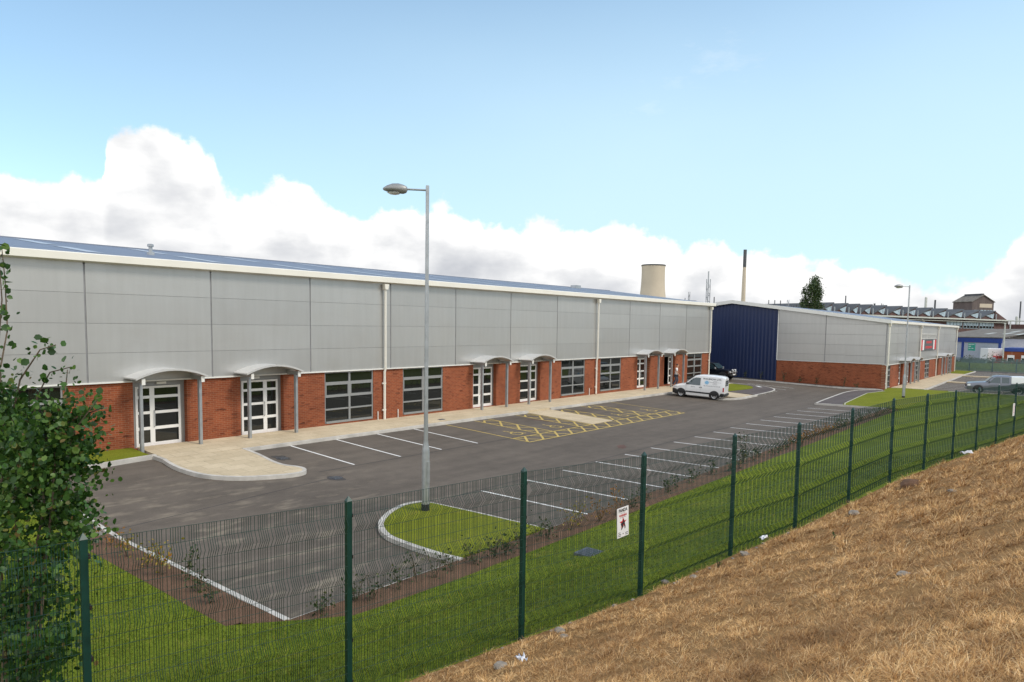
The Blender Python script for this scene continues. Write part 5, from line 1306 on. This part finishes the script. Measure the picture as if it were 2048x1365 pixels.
# blue trimmed warehouse
wa, wb = hz(1880, 676, 142, 0), hz(2003, 683, 122, 0); e, n_, L, rz, sg_ = frame(wa, wb)
wh = thing('warehouse', 'low warehouse with a mossy grey roof, blue fascia and pale blue walls', 'warehouse', wa, (0, 0, rz))
MB().box(0, L, 0, 14, -.2, 4.6).build('wall', 'pale_wall', wh)
MB().prism([(-.35, 4.72), (9, 6.35), (18, 4.72), (18, 4.5), (9, 6.12), (-.35, 4.56)], 'x', -2, L+.5).build('roof', 'old_roof', wh)
MB().prism([(.3, 4.5), (14, 4.5), (9, 6.1)], 'x', L-.2, L+.1).build('gable', 'old_roof', wh)
MB().box(-1, L+.3, -.2, -.02, 3.7, 4.54).build('fascia', 'blue_fascia', wh)
for q in (L-.25, L*.42): MB().box(q-.3, q+.3, -.16, -.015, -.2, 3.7).build('post', 'blue_fascia', wh)
for k_, (q, s_) in enumerate(((.5, 3), (.68, 5.2), (.75, 3.2), (.9, 5), (.97, 2.6))):
    y0_ = s_*1.1-.6; z0_ = 4.72+.1743*(y0_+.35)+.03; MB().add([(L*q, y0_, z0_), (L*q+1.6, y0_, z0_), (L*q+1.6, y0_+1.6, z0_+.279), (L*q, y0_+1.6, z0_+.279)], [(0, 1, 2, 3)]).build('rooflight', 'pale_gutter', wh)
gs = thing('yard_sign', 'green notice board with pale writing on the pale blue warehouse wall', 'sign', hz(1937, 698, 128, 2.2), (0, 0, rz))
MB().box(0, 2.1, -.1, 0, 0, 1.35).build('board', 'green_sign', gs); m = MB()
for a, b, c in ((.15, 1.0, 1.05), (1.15, 1.8, 1.05), (.15, .9, .72), (.2, .75, .35), (1.1, 1.7, .35)):
    q = a
    while q < b: m.box(q, q+.09, -.115, -.101, c, c+.13); q += .13
m.build('lettering', 'sign_white', gs)
tr_ = thing('box_trailer', 'cream box trailer parked in front of the pale blue warehouse', 'trailer', hz(1960, 712, 119, .1), (0, 0, rz))
MB().box(0, 2.2, 0, 5, .5, 2.75).build('body', 'sign_white', tr_, bevel=.05); MB().box(.1, 2.1, .1, 4.9, .25, .5).build('chassis', 'black_plastic', tr_)
m = MB()
for q in (.3, 1.9): m.tube([(q-.1, 3.5, .3), (q+.1, 3.5, .3)], .35, 12)
m.build('wheels', 'rubber', tr_)
rs_ = thing('site_cabin', 'small red edged kiosk at the right end of the pale blue warehouse', 'kiosk', hz(1984, 714, 117, .1), (0, 0, rz))
MB().box(0, 1.25, 0, 1.2, 0, 1.5).build('body', 'ink_red', rs_); MB().box(.15, 1.0, -.03, .02, .6, 1.3).build('panel', 'pale_wall', rs_)
# flat roofed brick office
oa, ob = hz(2007, 714, 113, 0), hz(2075, 716, 110, 0); e, n_, L, rz, sg_ = frame(oa, ob)
of = thing('brick_office', 'low flat roofed brick office with a blue fascia and white windows', 'building', oa, (0, 0, rz))
MB().box(0, L+4, 0, 9, -.1, 2.5).build('wall', 'brick_x', of); MB().box(-.1, L+4.2, -.15, 9, 2.5, 3.05).build('fascia', 'blue_fascia', of)
for q in (.5, 2.35, 4.3): 
    w_ = MB().box(q, q+.95, -.06, .02, .75, 1.9).build('window', 'white_frame', of); MB().box(q+.1, q+.85, -.08, -.061, .85, 1.45).build('pane', 'glass', w_)
sp = thing('lamp_column', 'plain pale steel pole between the warehouse and the brick office', 'pole', hz(2006, 712, 112, .1))
MB().tube([(0, 0, 0), (0, 0, 6.8)], .11, 8).build('column', 'pale_gutter', sp, smooth=40); MB().box(-1.0, .1, -.1, .1, 6.8, 6.95).build('arm', 'pale_gutter', sp)
gb = thing('brick_annexe', 'dark brick annexe at the right end of the works', 'building', hz(2012, 668, 220, 0), (0, 0, rz))
MB().box(0, 30, 0, 15, -.1, 8.6).build('wall', 'old_brick', gb); 
for q in (2.4, 5.6): MB().box(q, q+1.6, -.1, -.01, 4.6, 7.0).build('window', 'factory_glass', gb)
gn = thing('pipe_gantry', 'steel pipe gantry carrying ducts at the right edge behind the office', 'gantry', hz(2018, 690, 150, 0), (0, 0, rz))
m = MB(); 
for q in (0, 2.6, 5.2): m.tube([(q, 0, 0), (q, 0, 8.2)], .12, 6)
m.tube([(-.5, 0, 8.2), (6, 0, 8.2)], .13, 6); m.build('frame', 'pale_gutter', gn)
m = MB(); m.tube([(-.5, .3, 3.4), (9, .3, 3.0)], .35, 10); m.tube([(-.5, .3, 4.6), (9, .3, 4.6)], .18, 8); m.box(1.2, 6, 0, 1.5, 3.9, 4.4); m.build('duct', 'old_roof', gn)
yd = thing('open_shed', 'low open fronted shed with a sloping sheet roof under the gantry', 'shed', hz(2024, 706, 140, 0), (0, 0, rz))
MB().prism([(0, 2.2), (7, 3.4), (7, 3.6), (0, 2.4)], 'x', 0, 14).build('roof', 'old_roof', yd); MB().box(0, 14, 3, 6.8, 0, 2.6).build('wall', 'interior', yd)
# palisade fence and the rough ground behind it
pa, pb = Vector((116.2, 18.0, 0)), Vector((111.5, -9.0, 0)); e = (pb-pa).normalized(); L = (pb-pa).length
pf = thing('palisade_fence', 'blue green steel palisade fence across the end of the far car park', 'fence', (pa.x, pa.y, 0), (0, 0, math.atan2(e.y, e.x)))
npn = 10; pw = L/npn
for k_ in range(npn):
    m = MB(); q = k_*pw+.1
    while q < (k_+1)*pw: m.prism([(q-.035, .05), (q+.035, .05), (q+.035, 1.86), (q, 1.95), (q-.035, 1.86)], 'y', -.012, .012); q += .135
    m.box(k_*pw, (k_+1)*pw, .013, .05, .35, .41); m.box(k_*pw, (k_+1)*pw, .013, .05, 1.5, 1.56); m.build('fence_panel', 'palisade', pf)
    MB().box(k_*pw-.05, k_*pw+.05, .051, .15, -.1, 1.9).build('post', 'palisade', pf)
def mound_z(x, y): return -.05+1.0*sm(0, 5, (x-117))*(1-.5*sm(8, 14, x-117))+.1*mnoise.noise(Vector((x*.4, y*.4, 0)))
grid('rough_bank', [117+i*.7 for i in range(24)], [-30+i*2 for i in range(28)], mound_z, 'rough_grass')
ct = thing('storage_container', 'dark green storage container behind the palisade fence', 'container', hz(1921, 732, 104, .1), (0, 0, rz))
MB().box(0, 3.1, 0, 2, 0, 1.28).build('body', 'palisade', ct, bevel=.04); MB().box(-.05, 3.15, -.05, 2.05, 1.28, 1.36).build('lid', 'dark_cap', ct)
P = []
for k_ in range(7000):
    x = 124+rs.random()*9; y = -24+rs.random()*44; hgt = .9+.5*math.sin(y*.7)+.4*math.sin(y*1.9); P.append((x, y, mound_z(x, y)+rs.random()**1.6*max(.35, hgt)))
o = leaf_cloud('undergrowth', np.array(P), .17, 'shrub_green', None, .8, .2, 31); tag(o, kind='stuff')
# cooling tower, chimneys, masts
ctw = thing('cooling_tower', 'pale concrete cooling tower standing beyond the roof of the long unit', 'cooling tower', hz(1303, 664, 640, 0))
zt = HC+(662-534)/1380*640; hp_ = []
for i in range(25):
    q = i/24; z = zt*q; rr = 10.6*math.sqrt(1+((q-.86)/.60)**2*.9); hp_.append((rr, z))
MB().lathe(hp_, 64, caps=False).build('shell', 'concrete_warm', ctw, smooth=60)
MB().lathe([(10.95, zt-.9), (11.1, zt-.9), (11.1, zt+.15), (10.5, zt+.15)], 64, caps=False).build('rim', 'dark_cap', ctw)
def stack(name, label, cat, px, ytop, wpx, d, mat='concrete_warm', cap=None, taper=.75, yh=None, group=None, dome=False):
    yh = yh or 655+.0156*(px-1024); b = hz(px, yh, d, 0); H_ = HC+(yh-ytop)/1380*d; r = wpx/1380*d/2
    t = thing(name, label, cat, b, group=group)
    zc = H_*(1-(cap or 0))
    pr2 = [(r/taper, 0), (r, zc)]
    if dome: pr2 = [(r, 0), (r, zc-r), (r*.85, zc-r*.45), (r*.5, zc-r*.12), (.01, zc)]
    MB().lathe(pr2, 18).build('shaft', mat, t, smooth=40)
    if cap: MB().lathe([(r*1.02, zc), (r*.98, H_)], 18).build('cap', 'dark_cap', t, smooth=40)
    return t
stack('tall_chimney', 'very tall tapering pale chimney with a dark top above the navy gable', 'chimney', 1484, 501, 6.6, 620, 'concrete_warm', .20, .66)
for px, yt, w_, d, mt, cp, lb in ((1848, 594, 4.5, 300, 'pale_gutter', None, 'stout pale steel flue with a domed top above the sawtooth roof'), (1866.5, 600, 3.2, 300, 'pale_gutter', .2, 'thinner pale flue with a dark top right of the domed one'),
                                  (1688, 591.5, 2.2, 190, 'dark_cap', None, 'thin dark flue at the left end of the sawtooth roof'), (2037, 603, 2.6, 260, 'pale_gutter', .35, 'slim banded chimney near the right edge of the photo'), (2031, 632, 4.6, 250, 'pale_gutter', None, 'short domed silo beside the slim banded chimney')):
    stack('flue', lb, 'flue', px, yt, w_, d, mt, cp, .98, dome=cp is None and w_ > 4, group='flues of the works')
for px, yt, w_, lb in ((1535, 600, 1.6, 'leftmost of three thin dark flues over the far verge'), (1547, 600, 1.7, 'middle one of three thin dark flues over the far verge'), (1558.5, 601, 1.7, 'rightmost of three thin dark flues over the far verge'), (1581, 611, 1.6, 'tiny dark flue left of the poplar'), (1585, 611, 1.6, 'second tiny dark flue left of the poplar'), (1590.5, 609, 1.8, 'stubby flue closest to the poplar'), (1426, 594, 2.0, 'dark flue just right of the lattice mast'), (1368, 596, 1.2, 'hair thin flue left of the lattice mast'),
                       (1746, 607, 3.4, 'short double flue over the sawtooth roof'), (1760, 607, 1.2, 'thin twin vent pipe over the sawtooth roof'), (1763, 608, 1.0, 'thinner twin vent pipe over the sawtooth roof')):
    stack('flue', lb, 'flue', px, yt, w_, 190 if px > 1600 else 170, 'dark_cap', None, .98, group='flues of the works')
def mast(label, px, ytop, wpx, d, spike=0):
    yh = 655+.0156*(px-1024); b = hz(px, yh, d, 0); H_ = HC+(yh-ytop)/1380*d; w_ = wpx/1380*d/2; t = thing('lattice_mast', label, 'mast', b, (0, 0, .3)); m = MB()
    for sx in (-1, 1):
        for sy in (-1, 1): m.tube([(sx*w_, sy*w_, 0), (sx*w_, sy*w_, H_)], .055, 5)
    z = 0; f = 1
    while z < H_-.9:
        for s in (-1, 1): m.tube([(-w_*f, s*w_, z), (w_*f, s*w_, z+1.0)], .035, 4); m.tube([(s*w_, -w_*f, z), (s*w_, w_*f, z+1.0)], .035, 4)
        for s in (-1, 1): m.tube([(-w_, s*w_, z), (w_, s*w_, z)], .035, 4)
        z += 1.0; f = -f
    m.build('frame', 'galv', t)
    if spike: MB().tube([(-w_*.8, 0, H_-6), (-w_*.8, 0, H_+spike)], .16, 6).build('aerial', 'galv', t)
    return t
mast('lattice mast with a tall aerial beside the tall chimney', 1413.5, 559, 7, 170, 1.9); mast('short lattice mast over the ridge of the navy gable unit', 1573.5, 600, 3, 170); mast('little lattice mast left of the larger one', 1376, 584, 2.6, 170)
pt = stack('roof_plant', 'grey box of roof plant behind the end of the long unit', 'plant room', 1382, 601, 18, 150, 'pale_wall', None, 1)
# poplar
pb_ = hz(1624, 664, 150, 0); pop = thing('poplar_tree', 'tall dark poplar standing alone above the far roof', 'tree', pb_)
rs2 = np.random.default_rng(5); cs = []; per_ = []; sg2 = []
for px, py, w_ in ((1633, 560, 4.5), (1630, 566, 6.5), (1636, 570, 5), (1625, 573, 6.5), (1634, 578, 7), (1622, 577, 5), (1633, 583, 7), (1622, 582, 5), (1638, 585, 5), (1628, 590, 8), (1618, 592, 5), (1637, 596, 6), (1610, 580, 2), (1609, 588, 2.4), (1608, 598, 3), (1622, 602, 8), (1633, 606, 8), (1612, 606, 5), (1640, 612, 4), (1606, 610, 2.5), (1620, 616, 9), (1632, 620, 9), (1622, 630, 10), (1628, 645, 8), (1605, 617, 3)):
    for _ in range(5):
        p = at(px+rs2.normal()*w_*.42, py+rs2.normal()*3.2, 150+rs2.normal()*1.2); cs.append((p.x-pb_.x, p.y-pb_.y, p.z)); per_.append(int(14+w_*9)); sg2.append(.22+.03*w_)
leaf_cloud('crown', clump_points(rs2, cs, per_, sg2), .25, 'poplar_leaf', pop, .9, .3, 8)
m = MB(); m.tube([(0, 0, -.2), (.1, 0, 6), (.5, -.3, 12), (.9, -.7, 16.5)], [.4, .3, .16, .03], 8)
for a in ((-1.2, 1.0, 14), (.9, -1.3, 13), (-.4, .3, 15)): m.tube([(.1, 0, 5), (a[0]*.6, a[1]*.6, 9), a], [.14, .1, .03], 6)
m.build('trunk', 'bark', pop)
# aircraft speck and birds are left to the sky; ground rising far away
hl = []
for k_ in range(60):
    a = math.pi*2*k_/60; hl.append((a, 18+6*math.sin(3*a)+3*math.sin(7*a+1)))
m = MB(); vs = [(1500*math.cos(a), 1500*math.sin(a), -2) for a, h in hl]+[(1900*math.cos(a), 1900*math.sin(a), h*.55) for a, h in hl]; n = 60
m.add(vs, [(i, (i+1) % n, n+(i+1) % n, n+i) for i in range(n)]); structure(m.build('hills', 'rough_grass', smooth=60))

# ---------------------------------------------------------------- sky and light
SUN_EL, SUN_AZ = 48., 162.      # azimuth clockwise from +y
W = bpy.data.worlds.new('World'); scn.world = W; W.use_nodes = True; nt = W.node_tree
bg = nt.nodes['Background']; bg.inputs['Strength'].default_value = .15
sky = nt.nodes.new('ShaderNodeTexSky'); sky.sky_type = 'NISHITA'; sky.sun_disc = False
sky.sun_elevation = R(SUN_EL); sky.sun_rotation = R(SUN_AZ); sky.air_density = 1.0; sky.dust_density = .6; sky.ozone_density = 1.2
tc = nt.nodes.new('ShaderNodeTexCoord'); gen = tc.outputs['Generated']
sp_ = nt.nodes.new('ShaderNodeSeparateXYZ'); nt.links.new(gen, sp_.inputs[0])
def math_(op, a, b=None, c=None):
    n_ = nt.nodes.new('ShaderNodeMath'); n_.operation = op
    for i, v in enumerate((a, b, c)):
        if v is None: continue
        if isinstance(v, (int, float)): n_.inputs[i].default_value = v
        else: nt.links.new(v, n_.inputs[i])
    return n_.outputs[0]
az = math_('MULTIPLY', math_('ARCTAN2', sp_.outputs[0], sp_.outputs[1]), 180/math.pi)      # bearing in degrees from the y axis
rad = math_('SQRT', math_('ADD', math_('MULTIPLY', sp_.outputs[0], sp_.outputs[0]), math_('MULTIPLY', sp_.outputs[1], sp_.outputs[1])))
tel = math_('DIVIDE', sp_.outputs[2], math_('MAXIMUM', rad, .001))                         # tangent of elevation
t_az = nt.nodes.new('ShaderNodeMapRange'); nt.links.new(az, t_az.inputs[0]); t_az.inputs[1].default_value = 0; t_az.inputs[2].default_value = 110
cv = nt.nodes.new('ShaderNodeFloatCurve'); nt.links.new(t_az.outputs[0], cv.inputs[1])
def azp(px): return (50.244+math.degrees(math.atan((px-1024)/1380.8)))/110
top = [(-400, .19), (0, .185), (90, .180), (120, .178), (150, .195), (195, .182), (215, .185), (228, .235), (285, .242), (300, .262), (345, .270), (365, .262), (430, .245), (450, .200), (500, .188), (545, .205), (600, .200), (640, .185), (720, .165), (790, .175), (850, .185), (910, .178), (970, .165), (1080, .168), (1180, .158), (1260, .150), (1340, .138), (1420, .136), (1500, .118), (1620, .105), (1750, .092), (1850, .080), (1950, .075), (1985, .095), (2025, .140), (2070, .175), (2200, .17), (2600, .12)]
pts = [(max(0, min(1, azp(p))), h*2.5) for p, h in top]
c_ = cv.mapping.curves[0]
c_.points[0].location = (0, .45); c_.points[1].location = (1, .3)
for x, y in pts:
    if .005 < x < .995: c_.points.new(x, y)
for p_ in c_.points: p_.handle_type = 'VECTOR'
cv.mapping.update()
topv = math_('SUBTRACT', math_('MULTIPLY', cv.outputs[0], .4), .012)
def wn(scale, detail, rough, sc=(1, 1, 1)):
    mp = nt.nodes.new('ShaderNodeMapping'); nt.links.new(gen, mp.inputs[0]); mp.inputs['Scale'].default_value = sc
    n_ = nt.nodes.new('ShaderNodeTexNoise'); nt.links.new(mp.outputs[0], n_.inputs['Vector']); n_.inputs['Scale'].default_value = scale; n_.inputs['Detail'].default_value = detail; n_.inputs['Roughness'].default_value = rough
    return n_.outputs['Fac']
n1 = wn(13, 10, .58); n2 = wn(4.0, 3, .5, (1, 1, 2.0)); n3 = wn(11, 5, .5, (1, 1, 2.2)); n4 = wn(34, 6, .55)
edge = math_('ADD', math_('ADD', math_('SUBTRACT', topv, tel), math_('MULTIPLY', math_('SUBTRACT', n1, .5), .10)), math_('MULTIPLY', math_('SUBTRACT', n4, .5), .03))
ms = nt.nodes.new('ShaderNodeMapRange'); ms.interpolation_type = 'SMOOTHSTEP'; nt.links.new(edge, ms.inputs[0]); ms.inputs[1].default_value = -.003; ms.inputs[2].default_value = .012
# thin wisps high up and a heavy overcast deck behind the viewer
nw_ = wn(4.2, 8, .68, (1, 1, 2.6)); wr = nt.nodes.new('ShaderNodeMapRange'); nt.links.new(nw_, wr.inputs[0]); wr.inputs[1].default_value = .66; wr.inputs[2].default_value = .95; wr.inputs[4].default_value = .35
fwd = math_('ADD', math_('MULTIPLY', sp_.outputs[0], math.sin(YAW)), math_('MULTIPLY', sp_.outputs[1], math.cos(YAW)))
bk_ = nt.nodes.new('ShaderNodeMapRange'); bk_.interpolation_type = 'SMOOTHSTEP'; nt.links.new(math_('ADD', fwd, math_('MULTIPLY', math_('SUBTRACT', n2, .5), .5)), bk_.inputs[0]); bk_.inputs[1].default_value = -.12; bk_.inputs[2].default_value = -.55; bk_.inputs[3].default_value = 0; bk_.inputs[4].default_value = .8
def mr_(v, a, b, c=0., d=1.):
    q = nt.nodes.new('ShaderNodeMapRange'); q.interpolation_type = 'SMOOTHSTEP'; nt.links.new(v, q.inputs[0])
    for i, t in enumerate((a, b, c, d)): q.inputs[i+1].default_value = t
    return q.outputs[0]
veil = math_('MULTIPLY', math_('MULTIPLY', mr_(tel, .66, .16), mr_(az, 0., 62., .22, 1.)), math_('ADD', math_('MULTIPLY', n2, .2), .72))    # thin high cirrus veil
mask = math_('MAXIMUM', math_('MAXIMUM', ms.outputs[0], wr.outputs[0]), bk_.outputs[0])
shade = nt.nodes.new('ShaderNodeValToRGB'); dpt = nt.nodes.new('ShaderNodeMapRange'); dpt.interpolation_type = 'SMOOTHSTEP'; nt.links.new(edge, dpt.inputs[0]); dpt.inputs[1].default_value = .0; dpt.inputs[2].default_value = .13; dpt.inputs[3].default_value = .22; dpt.inputs[4].default_value = 0
nt.links.new(math_('ADD', math_('ADD', math_('MULTIPLY', n3, .6), math_('MULTIPLY', n2, .5)), dpt.outputs[0]), shade.inputs[0])
el = shade.color_ramp.elements; K = 1/.15
el[0].position = .44; el[0].color = (.60*K, .62*K, .665*K, 1); el[1].position = .80; el[1].color = (1.22*K, 1.21*K, 1.19*K, 1); e3 = el.new(.60); e3.color = (.83*K, .84*K, .86*K, 1)
skc = nt.nodes.new('ShaderNodeMix'); skc.data_type = 'RGBA'; skc.blend_type = 'MULTIPLY'; skc.inputs[0].default_value = 1
nt.links.new(sky.outputs[0], skc.inputs[6]); skc.inputs[7].default_value = (1.32, 1.48, 1.42, 1)
fm = nt.nodes.new('ShaderNodeMix'); fm.data_type = 'RGBA'; nt.links.new(mask, fm.inputs[0]); vl = nt.nodes.new('ShaderNodeMix'); vl.data_type = 'RGBA'; nt.links.new(veil, vl.inputs[0]); nt.links.new(skc.outputs[2], vl.inputs[6]); vl.inputs[7].default_value = (.70*K, .95*K, 1.10*K, 1); nt.links.new(vl.outputs[2], fm.inputs[6]); nt.links.new(shade.outputs[0], fm.inputs[7])
# bright cloud added out of frame to the left, lights the gable end
lb_ = math_('MULTIPLY', math_('MULTIPLY', mr_(az, -3., -28.), mr_(az, -165., -130.)), mr_(math_('ADD', tel, math_('MULTIPLY', math_('SUBTRACT', n1, .5), .6)), 1.25, .85))
f2 = nt.nodes.new('ShaderNodeMix'); f2.data_type = 'RGBA'; nt.links.new(lb_, f2.inputs[0]); nt.links.new(fm.outputs[2], f2.inputs[6]); f2.inputs[7].default_value = (1.5*K, 1.55*K, 1.62*K, 1)
nt.links.new(f2.outputs[2], bg.inputs['Color'])
sl_ = bpy.data.lights.new('sun', 'SUN'); sl_.energy = 2.2; sl_.angle = R(16); sl_.color = (1, .90, .77)
so = bpy.data.objects.new('sun', sl_); COL.objects.link(so)
dv_ = Vector((math.sin(R(SUN_AZ))*math.cos(R(SUN_EL)), math.cos(R(SUN_AZ))*math.cos(R(SUN_EL)), math.sin(R(SUN_EL))))
so.rotation_euler = dv_.to_track_quat('Z', 'Y').to_euler()
scn.view_settings.view_transform = 'Standard'; scn.view_settings.look = 'None'; scn.view_settings.exposure = .0; scn.view_settings.gamma = 1
scn.cycles.max_bounces = 6; scn.cycles.use_denoising = True
